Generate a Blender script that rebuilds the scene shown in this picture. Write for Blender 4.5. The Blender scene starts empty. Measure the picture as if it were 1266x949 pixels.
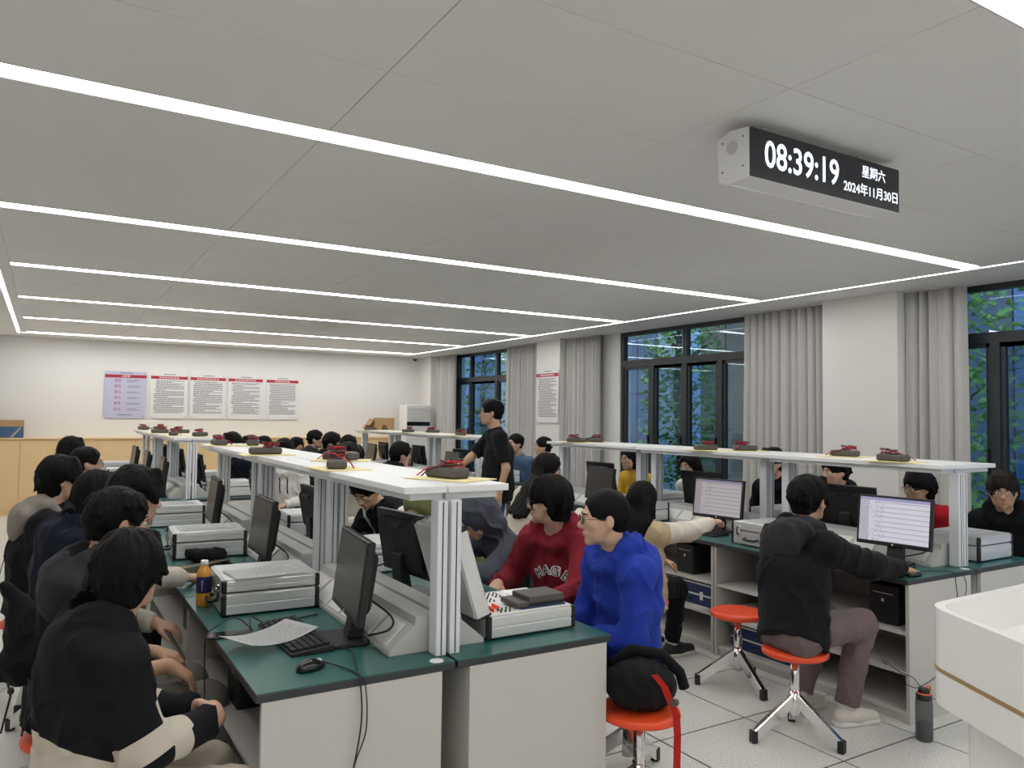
import bpy, bmesh, math, random
import numpy as np
from mathutils import Vector, Matrix, Euler
from mathutils.bvhtree import BVHTree
import openvdb as vdb

random.seed(7)
SC = bpy.context.scene
COL = SC.collection

# ------------------------------------------------------------------ camera
cam_d = bpy.data.cameras.new('camera')
cam = bpy.data.objects.new('camera', cam_d)
COL.objects.link(cam)
cam_d.sensor_width = 36.0
cam_d.lens = 950.0 / 1266.0 * 36.0
cam_d.clip_start = 0.05
CAM_R = Matrix(((0.8550, -0.0330, -0.5175), (-0.5183, -0.0293, -0.8547), (0.0130, 0.9990, -0.0422)))
cam.matrix_world = Matrix.Translation((0, 0, 1.6)) @ CAM_R.to_4x4()
SC.camera = cam

# ------------------------------------------------------------------ world
W = bpy.data.worlds.new('overcast_sky'); SC.world = W
W.use_nodes = True
wn = W.node_tree.nodes; wl = W.node_tree.links
bg = wn['Background']
bg.inputs[0].default_value = (0.62, 0.74, 0.92, 1)      # even overcast sky
bg.inputs[1].default_value = 3.0

# ------------------------------------------------------------------ exposure
SC.view_settings.view_transform = 'Standard'
SC.view_settings.look = 'None'
SC.view_settings.exposure = 0.0
SC.view_settings.gamma = 1.0
SC.view_settings.use_curve_mapping = False
STRIP_POWER = 15.0      # emission of the linear ceiling lights

# ------------------------------------------------------------------ materials
MATS = {}
def mat(name, col, rough=0.5, metal=0.0, noise=0.0, nscale=20.0, bump=0.0, bscale=60.0, spec=0.5, emit=None, estr=0.0,
        sheen=0.0, stretch=None, trans=0.0, coat=0.0):
    if name in MATS: return MATS[name]
    m = bpy.data.materials.new(name); m.use_nodes = True
    nt = m.node_tree; b = nt.nodes['Principled BSDF']
    b.inputs['Base Color'].default_value = (*col, 1)
    b.inputs['Roughness'].default_value = rough
    b.inputs['Metallic'].default_value = metal
    b.inputs['Specular IOR Level'].default_value = spec
    if sheen: b.inputs['Sheen Weight'].default_value = sheen; b.inputs['Sheen Roughness'].default_value = 0.5
    if trans: b.inputs['Transmission Weight'].default_value = trans
    if coat: b.inputs['Coat Weight'].default_value = coat
    if emit: b.inputs['Emission Color'].default_value = (*emit, 1); b.inputs['Emission Strength'].default_value = estr
    tc = None
    if noise or bump:
        tc = nt.nodes.new('ShaderNodeTexCoord'); mp = nt.nodes.new('ShaderNodeMapping')
        nt.links.new(tc.outputs['Object'], mp.inputs[0])
        if stretch: mp.inputs['Scale'].default_value = stretch
    if noise:
        n = nt.nodes.new('ShaderNodeTexNoise'); n.inputs['Scale'].default_value = nscale; n.inputs['Detail'].default_value = 4
        r = nt.nodes.new('ShaderNodeMapRange')
        r.inputs[3].default_value = 1 - noise; r.inputs[4].default_value = 1 + noise
        mx = nt.nodes.new('ShaderNodeMix'); mx.data_type = 'RGBA'; mx.blend_type = 'MULTIPLY'; mx.inputs[0].default_value = 1
        nt.links.new(mp.outputs[0], n.inputs['Vector']); nt.links.new(n.outputs[0], r.inputs[0])
        mx.inputs[6].default_value = (*col, 1); nt.links.new(r.outputs[0], mx.inputs[7])
        nt.links.new(mx.outputs[2], b.inputs['Base Color'])
    if bump:
        n2 = nt.nodes.new('ShaderNodeTexNoise'); n2.inputs['Scale'].default_value = bscale; n2.inputs['Detail'].default_value = 3
        bp = nt.nodes.new('ShaderNodeBump'); bp.inputs['Strength'].default_value = bump; bp.inputs['Distance'].default_value = 0.004
        nt.links.new(mp.outputs[0], n2.inputs['Vector']); nt.links.new(n2.outputs[0], bp.inputs['Height'])
        nt.links.new(bp.outputs[0], b.inputs['Normal'])
    MATS[name] = m
    return m

def srgb(r, g, b):
    f = lambda c: (c / 255 / 12.92) if c / 255 <= 0.04045 else ((c / 255 + 0.055) / 1.055) ** 2.4
    return (f(r), f(g), f(b))

M_wall = mat('wall_paint', (0.76, 0.75, 0.725), 0.75, noise=0.02, nscale=3)
M_ceil = mat('ceiling_panel_paint', (0.78, 0.775, 0.76), 0.6, noise=0.015, nscale=4)
M_dark = mat('joint_dark', (0.02, 0.02, 0.02), 0.7)
M_wood = mat('pale_wood_veneer', (0.78, 0.56, 0.30), 0.45, noise=0.06, nscale=9, stretch=(8, 8, 0.6))
M_alu = mat('anodised_aluminium', (0.76, 0.785, 0.82), 0.45, 0.1)
M_alu_case = mat('brushed_aluminium', (0.80, 0.80, 0.80), 0.36, 0.55)
M_alu_side = mat('case_side_sheet', (0.62, 0.64, 0.64), 0.4, 0.5, noise=0.04, nscale=40)
M_chrome = mat('chrome', (0.80, 0.80, 0.80), 0.12, 1.0)
M_white_board = mat('white_laminate', (0.80, 0.81, 0.82), 0.35)
M_panel = mat('warm_grey_board', (0.58, 0.565, 0.535), 0.5)
M_green = mat('green_laminate', (0.025, 0.115, 0.105), 0.33, noise=0.04, nscale=30)
M_edge = mat('dark_grey_edge', (0.030, 0.035, 0.040), 0.5)
M_trunk = mat('light_grey_plastic', (0.54, 0.535, 0.515), 0.45)
M_plate = mat('socket_plate_plastic', (0.78, 0.77, 0.74), 0.4)
M_blackp = mat('black_plastic', (0.012, 0.012, 0.014), 0.42)
M_blackm = mat('black_matte', (0.010, 0.010, 0.012), 0.6)
M_gloss = mat('black_gloss', (0.008, 0.008, 0.010), 0.12)
M_screen = mat('dark_screen', (0.055, 0.052, 0.050), 0.32)
M_red = mat('orange_red_plastic', (0.86, 0.085, 0.022), 0.35)
M_redlead = mat('red_test_lead', (0.55, 0.010, 0.025), 0.4)
M_meter = mat('grey_meter_rubber', (0.085, 0.080, 0.075), 0.6)
M_yel = mat('yellow_card', (0.86, 0.76, 0.38), 0.6)
M_paper = mat('white_paper', (0.86, 0.86, 0.86), 0.6)
M_cable = mat('black_cable', (0.010, 0.010, 0.010), 0.5)
M_frame = mat('window_frame_graphite', (0.020, 0.024, 0.030), 0.4)
M_curtain = mat('grey_curtain_cloth', (0.50, 0.49, 0.475), 0.9, noise=0.10, nscale=60, sheen=0.2, stretch=(1, 1, 0.25))
M_white_gloss = mat('white_gloss_panel', (0.86, 0.85, 0.83), 0.25)
M_gold = mat('gold_band', (0.60, 0.44, 0.22), 0.35, 0.6)
M_card = mat('cardboard', (0.42, 0.27, 0.13), 0.8, noise=0.05)
M_blue_case = mat('navy_case', (0.010, 0.030, 0.12), 0.4)

# ------------------------------------------------------------------ object helpers
def empty(name, loc=(0, 0, 0), rz=0.0):
    o = bpy.data.objects.new(name, None); COL.objects.link(o)
    o.empty_display_size = 0.1
    o.location = loc; o.rotation_euler = (0, 0, rz)
    return o
def tag(o, label, cat, group=None):
    o['label'] = label; o['category'] = cat
    if group: o['group'] = group
    return o
def thing(name, label, cat, loc=(0, 0, 0), rz=0.0, group=None):
    return tag(empty(name, loc, rz), label, cat, group)
def struct(o):
    o['kind'] = 'structure'; return o

def link(name, me, parent=None, loc=(0, 0, 0), rot=(0, 0, 0)):
    o = bpy.data.objects.new(name, me); COL.objects.link(o)
    o.location = loc; o.rotation_euler = rot
    if parent: o.parent = parent
    return o

class MB:
    """collects shapes into one mesh"""
    def __init__(s): s.bm = bmesh.new(); s.mats = []
    def mi(s, m):
        if m is None: return 0
        if m not in s.mats: s.mats.append(m)
        return s.mats.index(m)
    def box(s, x0, x1, y0, y1, z0, z1, m=None, bev=0.0):
        b = bmesh.new()
        vs = [b.verts.new((x, y, z)) for x in (x0, x1) for y in (y0, y1) for z in (z0, z1)]
        for f in ((0, 1, 3, 2), (4, 6, 7, 5), (0, 4, 5, 1), (2, 3, 7, 6), (0, 2, 6, 4), (1, 5, 7, 3)):
            b.faces.new([vs[i] for i in f])
        if bev: bmesh.ops.bevel(b, geom=b.edges[:], offset=bev, segments=1, affect='EDGES')
        s.merge(b, m); return s
    def merge(s, b, m=None, mtx=None, smooth=False):
        k = s.mi(m)
        if mtx is not None: bmesh.ops.transform(b, matrix=mtx, verts=b.verts)
        bmesh.ops.recalc_face_normals(b, faces=b.faces)
        vm = {v: s.bm.verts.new(v.co) for v in b.verts}
        for f in b.faces:
            try:
                nf = s.bm.faces.new([vm[v] for v in f.verts]); nf.material_index = k; nf.smooth = smooth or f.smooth
            except ValueError: pass
        b.free(); return s
    def cyl(s, p0, p1, r0, r1=None, n=16, m=None, smooth=True):
        r1 = r0 if r1 is None else r1
        p0 = Vector(p0); p1 = Vector(p1); d = (p1 - p0); q = d.to_track_quat('Z', 'Y')
        b = bmesh.new()
        A = [b.verts.new(p0 + q @ Vector((r0 * math.cos(2 * math.pi * i / n), r0 * math.sin(2 * math.pi * i / n), 0))) for i in range(n)]
        B = [b.verts.new(p1 + q @ Vector((r1 * math.cos(2 * math.pi * i / n), r1 * math.sin(2 * math.pi * i / n), 0))) for i in range(n)]
        for i in range(n):
            f = b.faces.new((A[i], A[(i + 1) % n], B[(i + 1) % n], B[i])); f.smooth = smooth
        b.faces.new(A[::-1]); b.faces.new(B)
        return s.merge(b, m)
    def tube(s, pts, r, n=6, m=None, closed=False):
        pts = [Vector(p) for p in pts]; N = len(pts); b = bmesh.new(); rings = []
        for i, p in enumerate(pts):
            if closed: t = pts[(i + 1) % N] - pts[i - 1]
            else: t = pts[min(i + 1, N - 1)] - pts[max(i - 1, 0)]
            q = t.to_track_quat('Z', 'Y')
            rr = r[i] if isinstance(r, (list, tuple)) else r
            rings.append([b.verts.new(p + q @ Vector((rr * math.cos(2 * math.pi * k / n), rr * math.sin(2 * math.pi * k / n), 0))) for k in range(n)])
        for i in range(N if closed else N - 1):
            A = rings[i]; B = rings[(i + 1) % N]
            off = min(range(n), key=lambda o: sum((A[k].co - B[(k + o) % n].co).length for k in range(n)))
            for k in range(n):
                f = b.faces.new((A[k], A[(k + 1) % n], B[(k + 1 + off) % n], B[(k + off) % n])); f.smooth = True
        if not closed:
            b.faces.new(rings[0][::-1]); b.faces.new(rings[-1])
        return s.merge(b, m)
    def lathe(s, prof, n=20, m=None, c=(0, 0, 0)):
        b = bmesh.new(); rings = []
        for r, z in prof:
            rings.append([b.verts.new((c[0] + r * math.cos(2 * math.pi * k / n), c[1] + r * math.sin(2 * math.pi * k / n), c[2] + z)) for k in range(n)])
        for A, B in zip(rings, rings[1:]):
            for k in range(n):
                f = b.faces.new((A[k], A[(k + 1) % n], B[(k + 1) % n], B[k])); f.smooth = True
        b.faces.new(rings[0][::-1]); b.faces.new(rings[-1])
        return s.merge(b, m)
    def prism(s, poly, a, b_, axis='y', m=None, bev=0.0):
        """poly: 2D outline; extruded from a to b_ along axis"""
        b = bmesh.new()
        mk = {'y': lambda u, v, t: (u, t, v), 'x': lambda u, v, t: (t, u, v), 'z': lambda u, v, t: (u, v, t)}[axis]
        A = [b.verts.new(mk(u, v, a)) for u, v in poly]; B = [b.verts.new(mk(u, v, b_)) for u, v in poly]
        n = len(poly)
        for i in range(n): b.faces.new((A[i], A[(i + 1) % n], B[(i + 1) % n], B[i]))
        b.faces.new(A[::-1]); b.faces.new(B)
        if bev: bmesh.ops.bevel(b, geom=b.edges[:], offset=bev, segments=1, affect='EDGES')
        return s.merge(b, m)
    def ball(s, c, r, m=None, seg=12, rot=None):
        b = bmesh.new(); bmesh.ops.create_uvsphere(b, u_segments=seg, v_segments=max(6, seg // 2 + 2), radius=1)
        for f in b.faces: f.smooth = True
        r = (r, r, r) if isinstance(r, (int, float)) else r
        M = Matrix.Translation(c) @ (rot.to_4x4() if rot is not None else Matrix()) @ Matrix.Diagonal((*r, 1))
        return s.merge(b, m, M)
    def mesh(s, name, m=None):
        me = bpy.data.meshes.new(name)
        s.bm.to_mesh(me); s.bm.free()
        if m is not None: me.materials.append(m)
        for k in s.mats:
            if not (m is not None and k is m): me.materials.append(k)
        return me
    def build(s, name, m=None, parent=None, loc=(0, 0, 0), rot=(0, 0, 0)):
        if m is not None and s.mats: raise ValueError('two material lists')
        return link(name, s.mesh(name, m), parent, loc, rot)

CACHE = {}
def shared(key, fn):
    if key not in CACHE: CACHE[key] = fn()
    return CACHE[key]
def part(name, key, fn, parent, loc=(0, 0, 0), rot=(0, 0, 0)):
    return link(name, shared(key, fn), parent, loc, rot)
def boxpart(name, m, parent, dims, bev=0.0, loc=(0, 0, 0), rot=(0, 0, 0)):
    key = ('box', dims, m.name, bev)
    return part(name, key, lambda: MB().box(*dims, bev=bev).mesh(name, m), parent, loc, rot)
def text_mesh(body, size, m, extrude=0.0, bold=0.0, align='CENTER'):
    c = bpy.data.curves.new('txt', 'FONT'); c.body = body; c.size = size; c.extrude = extrude; c.offset = bold
    c.align_x = align; c.align_y = 'CENTER'; c.resolution_u = 3
    o = bpy.data.objects.new('txt', c); COL.objects.link(o)
    dg = bpy.context.evaluated_depsgraph_get()
    me = bpy.data.meshes.new_from_object(o.evaluated_get(dg))
    bpy.data.objects.remove(o); bpy.data.curves.remove(c)
    me.materials.clear(); me.materials.append(m)
    return me
ORD = ['first', 'second', 'third', 'fourth', 'fifth', 'sixth', 'seventh']
# ================================================================== the room
ZC = 2.76; XL = -0.85; XW = 6.70; XP = 6.45; YB = 14.25; YF = -2.2
# floor: dark bed with a tile grid, near 300 tiles as pieces
floor = struct(MB().box(XL - 0.1, XW + 0.2, YF - 0.1, YB + 0.1, -0.12, -0.004).build('floor', M_dark))
def tile_mat():
    m = bpy.data.materials.new('speckled_floor_tile'); m.use_nodes = True
    nt = m.node_tree; b = nt.nodes['Principled BSDF']
    tc = nt.nodes.new('ShaderNodeTexCoord')
    n = nt.nodes.new('ShaderNodeTexNoise'); n.inputs['Scale'].default_value = 95; n.inputs['Detail'].default_value = 5; n.inputs['Roughness'].default_value = 0.7
    geo = nt.nodes.new('ShaderNodeNewGeometry')
    r = nt.nodes.new('ShaderNodeValToRGB')
    r.color_ramp.elements[0].position = 0.36; r.color_ramp.elements[0].color = (0.50, 0.50, 0.47, 1)
    r.color_ramp.elements[1].position = 0.60; r.color_ramp.elements[1].color = (0.78, 0.775, 0.74, 1)
    nt.links.new(geo.outputs['Position'], n.inputs['Vector']); nt.links.new(n.outputs[0], r.inputs[0]); nt.links.new(r.outputs[0], b.inputs['Base Color'])
    b.inputs['Roughness'].default_value = 0.38
    return m
M_tile = tile_mat()
T = 0.6
tile_me = MB().box(0.0055, T - 0.0055, 0.0055, T - 0.0055, -0.004, 0.0).mesh('floor_tile', M_tile)
tiles = []
ix0 = math.floor((XL - 3.267) / T); ix1 = math.ceil((XW - 3.267) / T)
iy0 = math.floor((YF - 2.935) / T); iy1 = math.ceil((YB - 2.935) / T)
for i in range(ix0, ix1):
    for j in range(iy0, iy1):
        tiles.append((3.267 + i * T, 2.935 + j * T))
def seen(x, y):      # in the photograph's field of view and not under the benches
    v = CAM_R.transposed() @ (Vector((x + .3, y + .3, 0)) - Vector((0, 0, 1.6)))
    if v.z > -0.3: return 9e9
    u = -v.x / v.z * 950; w = v.y / v.z * 950
    if abs(u) > 720 or w > 560: return 9e9
    d = -v.z
    if (0.5 < x + .3 < 1.95 or 3.9 < x + .3 < 5.3) and y > 2.2: d += 5
    if x > 5.2 and y > 2: d += 6
    return d
tiles.sort(key=lambda t: seen(*t))
for x, y in tiles[:290]: link('floor_tile', tile_me, floor, (x, y, 0))
rest = MB()
for x, y in tiles[290:]:
    rest.box(x + 0.0055, x + T - 0.0055, y + 0.0055, y + T - 0.0055, -0.004, 0.0)
r_o = rest.build('floor_tile_field', M_tile, floor); r_o['kind'] = 'stuff'

# ceiling: slab, panels and recessed light strips
ceil = struct(MB().box(XL - 0.1, XW + 0.2, YF - 0.1, YB + 0.1, ZC + 0.02, ZC + 0.14).build('ceiling', M_dark))
STRIPS = [3.12 + 2.065 * k for k in range(-2, 6)]      # y of the cross strips
SW = 0.14
SX0, SX1 = -0.285, 5.915
colx = [-0.285 + 1.24 * k for k in range(6)]
def cpanel(x0, x1, y0, y1):
    dims = (0.0015, round(x1 - x0, 4) - 0.0015, 0.0015, round(y1 - y0, 4) - 0.0015, 0.0, 0.02)
    boxpart('ceiling_panel', M_ceil, ceil, dims, 0.0015, (x0, y0, ZC))
PX0, PX1 = -0.385, 5.97     # perimeter light lines
PW = 0.05
for k in range(len(STRIPS)):
    ya = STRIPS[k] + SW / 2
    yb = (STRIPS[k + 1] - SW / 2) if k + 1 < len(STRIPS) else None
    if yb is None: break
    h = (yb - ya) / 3
    for j in range(3):
        for i in range(5):
            cpanel(colx[i], colx[i + 1], ya + j * h, ya + (j + 1) * h)
# plain margins between panel field and perimeter lights, and outside of them
ylast = STRIPS[-1] + SW / 2; yfirst = STRIPS[0] - SW / 2
mg = MB()
YE = 13.62
mg.box(PX0 + PW / 2, colx[0], yfirst, YE - PW / 2, ZC, ZC + .02)
mg.box(colx[-1], PX1 - PW / 2, yfirst, YE - PW / 2, ZC, ZC + .02)
mg.box(colx[0], colx[-1], ylast, YE - PW / 2, ZC, ZC + .02)
mg.box(XL, PX0 - PW / 2, YF, YB, ZC, ZC + .02)
mg.box(PX1 + PW / 2, XW + .1, YF, YB, ZC, ZC + .02)
mg.box(PX0 - PW / 2, PX1 + PW / 2, YE + PW / 2, YB, ZC, ZC + .02)
mg.box(PX0 - PW / 2, PX1 + PW / 2, YF, yfirst, ZC, ZC + .02)
mg.build('ceiling_margin', M_ceil, ceil)
M_lamp = bpy.data.materials.new('lamp_diffuser'); M_lamp.use_nodes = True
_b = M_lamp.node_tree.nodes['Principled BSDF']; _b.inputs['Base Color'].default_value = (.9, .9, .9, 1)
_b.inputs['Emission Color'].default_value = (1.0, 0.985, 0.96, 1); _b.inputs['Emission Strength'].default_value = STRIP_POWER
M_tray = mat('lamp_tray', (0.6, 0.6, 0.6), 0.4)
def strip(label, x0, x1, y0, y1, grp):
    cx, cy = (x0 + x1) / 2, (y0 + y1) / 2
    t = thing('linear_ceiling_light', label, 'ceiling light', (cx, cy, ZC), 0, grp)
    a, b = (x1 - x0) / 2, (y1 - y0) / 2
    boxpart('diffuser', M_lamp, t, (-a + .006, a - .006, -b + .006, b - .006, 0.004, 0.012))
    tr = MB()
    tr.box(-a, -a + .006, -b, b, 0.0, 0.02).box(a - .006, a, -b, b, 0.0, 0.02)
    tr.box(-a + .006, a - .006, -b, -b + .006, 0, .02).box(-a + .006, a - .006, b - .006, b, 0, .02)
    tr.build('tray', M_tray, t)
nm = ['rearmost hidden behind the viewer', 'nearest, crossing the upper right corner', 'second nearest, below the hanging clock', 'third nearest', 'fourth nearest', 'fifth nearest', 'sixth nearest', 'farthest before the poster wall']
for k, y in enumerate(STRIPS):
    strip('glowing white linear ceiling light running across the room, ' + nm[k], SX0, SX1, y - SW / 2, y + SW / 2, 'cross lights in the ceiling')
strip('thin glowing light line along the window side of the ceiling', PX1 - PW / 2, PX1 + PW / 2, YF + .02, YE + PW / 2, 'perimeter light lines')
strip('thin glowing light line along the left edge of the ceiling', PX0 - PW / 2, PX0 + PW / 2, YF + .02, YE + PW / 2, 'perimeter light lines')
strip('thin glowing light line across the ceiling just before the poster wall', PX0 + PW / 2, PX1 - PW / 2, YE - PW / 2, YE + PW / 2, 'perimeter light lines')

# walls
struct(MB().box(XL - .1, XL, YF - .1, YB + .1, 0, ZC).build('wall_left', M_wall))
struct(MB().box(XL, XW + .2, YB, YB + .1, 0, ZC).build('wall_back', M_wall))
struct(MB().box(XL, XW + .2, YF - .1, YF, 0, ZC).build('wall_front', M_wall))
OPEN = [(0.35, 3.95), (4.9, 8.22), (10.3, 13.15)]
SILL = 0.55
wr = MB()
wr.box(XW, XW + .2, YF, YB, 0, SILL)
edges = [YF] + [v for o in OPEN for v in o] + [YB]
for a, b in zip(edges[::2], edges[1::2]): wr.box(XW, XW + .2, a, b, SILL, ZC)
for a, b in ((-0.4, 0.3), (4.05, 4.82), (9.3, 9.93), (13.75, 14.25)): wr.box(XP, XW, a, b, 0, ZC)
struct(wr.build('wall_right', M_wall))

# windows
def facing_fac(nt):
    # Schlick reflectance of a thin pane, the same from both sides
    lw = nt.nodes.new('ShaderNodeLayerWeight'); lw.inputs[0].default_value = 0.5
    pw = nt.nodes.new('ShaderNodeMath'); pw.operation = 'POWER'; pw.inputs[1].default_value = 5.0
    mr = nt.nodes.new('ShaderNodeMath'); mr.operation = 'MULTIPLY_ADD'; mr.inputs[1].default_value = .92; mr.inputs[2].default_value = .05
    nt.links.new(lw.outputs['Facing'], pw.inputs[0]); nt.links.new(pw.outputs[0], mr.inputs[0]); return mr.outputs[0]
def glass_mat():
    m = bpy.data.materials.new('window_glass'); m.use_nodes = True
    nt = m.node_tree; nt.nodes.clear()
    o = nt.nodes.new('ShaderNodeOutputMaterial'); mix = nt.nodes.new('ShaderNodeMixShader')
    tr = nt.nodes.new('ShaderNodeBsdfTransparent'); tr.inputs[0].default_value = (0.62, 0.72, 0.80, 1)
    gl = nt.nodes.new('ShaderNodeBsdfGlossy'); gl.inputs['Roughness'].default_value = 0.01; gl.inputs[0].default_value = (.9, .95, 1, 1)
    nt.links.new(facing_fac(nt), mix.inputs[0]); nt.links.new(tr.outputs[0], mix.inputs[1]); nt.links.new(gl.outputs[0], mix.inputs[2])
    nt.links.new(mix.outputs[0], o.inputs[0]); return m
M_glass = glass_mat()
XG = XW + 0.06
def window(n, y0, y1, top_m, low_m, ztr, opened=None):
    w = struct(empty('window_%d' % n, (XG, y0, SILL)))
    f = MB(); t = 0.05; H = ZC - SILL; L = y1 - y0
    f.box(-.04, .04, 0, t, 0, H).box(-.04, .04, L - t, L, 0, H).box(-.04, .04, t, L - t, 0, t).box(-.04, .04, t, L - t, H - t, H)
    zt = ztr - SILL
    f.box(-.04, .04, t, L - t, zt - .045, zt + .045)
    for y in top_m: f.box(-.035, .035, y - y0 - .035, y - y0 + .035, zt + .045, H - t)
    for y in low_m: f.box(-.04, .04, y - y0 - .04, y - y0 + .04, t, zt - .045)
    f.build('window_frame', M_frame, w)
    def pane(a, b, z0, z1, sash, turn=0):
        p = MB()
        e = 0.035 if sash else 0.0
        holder = None
        if sash:
            s = MB(); s.box(-.025, .025, 0, e, 0, z1 - z0).box(-.025, .025, b - a - e, b - a, 0, z1 - z0)
            s.box(-.025, .025, e, b - a - e, 0, e).box(-.025, .025, e, b - a - e, z1 - z0 - e, z1 - z0)
            holder = s.build('casement', M_frame, w, (0, a - y0, z0), (0, 0, turn))
            MB().box(-.003, .003, e, b - a - e, e, z1 - z0 - e).build('pane', M_glass, holder)
            hd = MB(); hd.box(-.045, -.025, e * .2, e * .8, .68, .78).box(-.06, -.045, e * .3, e * .7, .60, .78, bev=.003)
            hd.build('handle', M_blackp, holder)
        else:
            p.box(-.003, .003, a - y0, b - y0, z0, z1).build('pane', M_glass, w)
    tb = [y0 + t] + [v for y in top_m for v in (y - .035, y + .035)] + [y1 - t]
    for a, b in zip(tb[::2], tb[1::2]): pane(a, b, zt + .045, H - t, False)
    lb = [y0 + t] + [v for y in low_m for v in (y - .04, y + .04)] + [y1 - t]
    for i, (a, b) in enumerate(zip(lb[::2], lb[1::2])):
        if opened and i in opened: pane(a, b, t, zt - .045, True, opened[i])
        else: pane(a, b, t, zt - .045, True)
window(1, *OPEN[0], [3.02, 1.7], [3.37, 1.9], 2.31)
window(2, *OPEN[1], [7.0], [7.6, 7.0, 6.42], 2.33, {1: 0.0})
window(3, *OPEN[2], [12.6, 11.64], [12.6, 11.64], 2.27)

# curtains
def curtain(y0, y1, label, seed, z0=0.06):
    rnd = random.Random(seed); n = 90
    t = thing('curtain', label, 'curtain', (6.565, (y0 + y1) / 2, z0), 0, 'grey window curtains')
    L = y1 - y0; folds = L / 0.105
    ph = [rnd.uniform(-.5, .5) for _ in range(8)]
    b = bmesh.new(); rows = []
    zs = [0, .3, .7, 1.2, 1.7, 2.2, 2.5, ZC - z0 - 0.012]
    for z in zs:
        f = z / zs[-1]
        row = []
        for i in range(n + 1):
            u = i / n
            w = u * folds * 2 * math.pi + 0.9 * math.sin(u * 9 + ph[0] * 4) + 0.5 * math.sin(u * 23 + ph[1] * 5) + (1 - f) * 0.5 * math.sin(u * 12 + ph[2] * 6)
            amp = 0.034 + 0.010 * math.sin(u * 17 + ph[3] * 6)
            x = amp * math.sin(w) + 0.010 * math.sin(2.3 * w + 1)
            y = (u - .5) * L * (1.02 - 0.05 * f) + 0.016 * math.cos(w) 
            row.append((x, y, z))
        rows.append(row)
    vs = [[b.verts.new(p) for p in row] for row in rows]
    for A, B in zip(vs, vs[1:]):
        for i in range(n):
            f = b.faces.new((A[i], A[i + 1], B[i + 1], B[i])); f.smooth = True
    m = MB(); m.merge(b)
    o = m.build('cloth', M_curtain, t)
    md = o.modifiers.new('thick', 'SOLIDIFY'); md.thickness = 0.004
    tr = MB().box(-.02, .02, -L / 2, L / 2, ZC - z0 - .012, ZC - z0 - .001).build('curtain_track', M_white_board, t)
curtain(12.87, 13.75, 'grey curtain at the far corner beside the standing air conditioner', 1)
curtain(10.02, 10.98, 'grey curtain between the far window and the pillar with the poster', 2)
curtain(8.47, 9.28, 'grey curtain on the near side of the poster pillar', 3)
curtain(4.86, 5.89, 'wide grey curtain left of the bare white pillar', 4)
curtain(3.50, 4.03, 'grey curtain right of the bare white pillar by the nearest window', 5)

# back wall cabinets (pale wood, waist high)
YC = 13.90
led = thing('wall_cabinet', 'long low pale wood cabinet along the poster wall', 'cabinet', ((XL + 6.0) / 2, YC, 0))
boxpart('carcass', M_wood, led, (-3.42, 2.6 + .82, .018, YB - YC - .01, 0.0, 1.15))
boxpart('top', M_wood, led, (-3.42, 3.42, -.012, YB - YC - .005, 1.15, 1.176), .003)
for k in range(13):
    boxpart('door', M_wood, led, (0.0025, .5235, 0, .018, 0.09, 1.14), .002, (-3.42 + k * .526, 0, 0))
boxpart('plinth', M_wood, led, (-3.42, 3.42, .008, .018, 0, .088))
# ================================================================== outdoors
def facade():
    t = thing('building', 'blue grey panelled building standing outside behind the trees', 'building', (13.0, 14, 0))
    cols = dict(b=mat('facade_blue', (0.13, 0.24, 0.44), .5), l=mat('facade_light_blue', (0.30, 0.44, 0.62), .5), g=mat('facade_grey', (0.36, 0.40, 0.40), .6),
                s=mat('facade_slate', (0.10, 0.13, 0.18), .5), n=mat('facade_stone', (0.17, 0.14, 0.10), .8, noise=.4, nscale=2.5))
    boxpart('wall', cols['s'], t, (0.1, .5, -16, 20, -1, 9))
    y = -2.0
    while y < 33.9:
        k = 's' if y < 4.8 else 'b' if y < 5.8 else 's' if y < 10.8 else 'n' if y < 12.3 else 'l' if y < 13.7 else 'g' if y < 14.4 else 's' if y < 16 else 'b' if y < 20.5 else 'g' if y < 22.3 else 'b'
        boxpart('facade_panel', cols[k], t, (0, .1, 0, .72, -1, 9), 0, (0, y - 14, 0))
        y += .75
facade()
gr = struct(MB().box(XW + .2, 40, -20, 45, -0.6, -0.5).build('ground', mat('outdoor_ground', (0.10, 0.11, 0.08), .9, noise=.3, nscale=1)))
M_bark = mat('bark', (0.05, 0.04, 0.03), .9)
def leafmat():
    m = mat('leaf_green', (0.20, 0.38, 0.08), .45, noise=.5, nscale=1.5)
    return m
M_leaf = leafmat()
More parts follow.
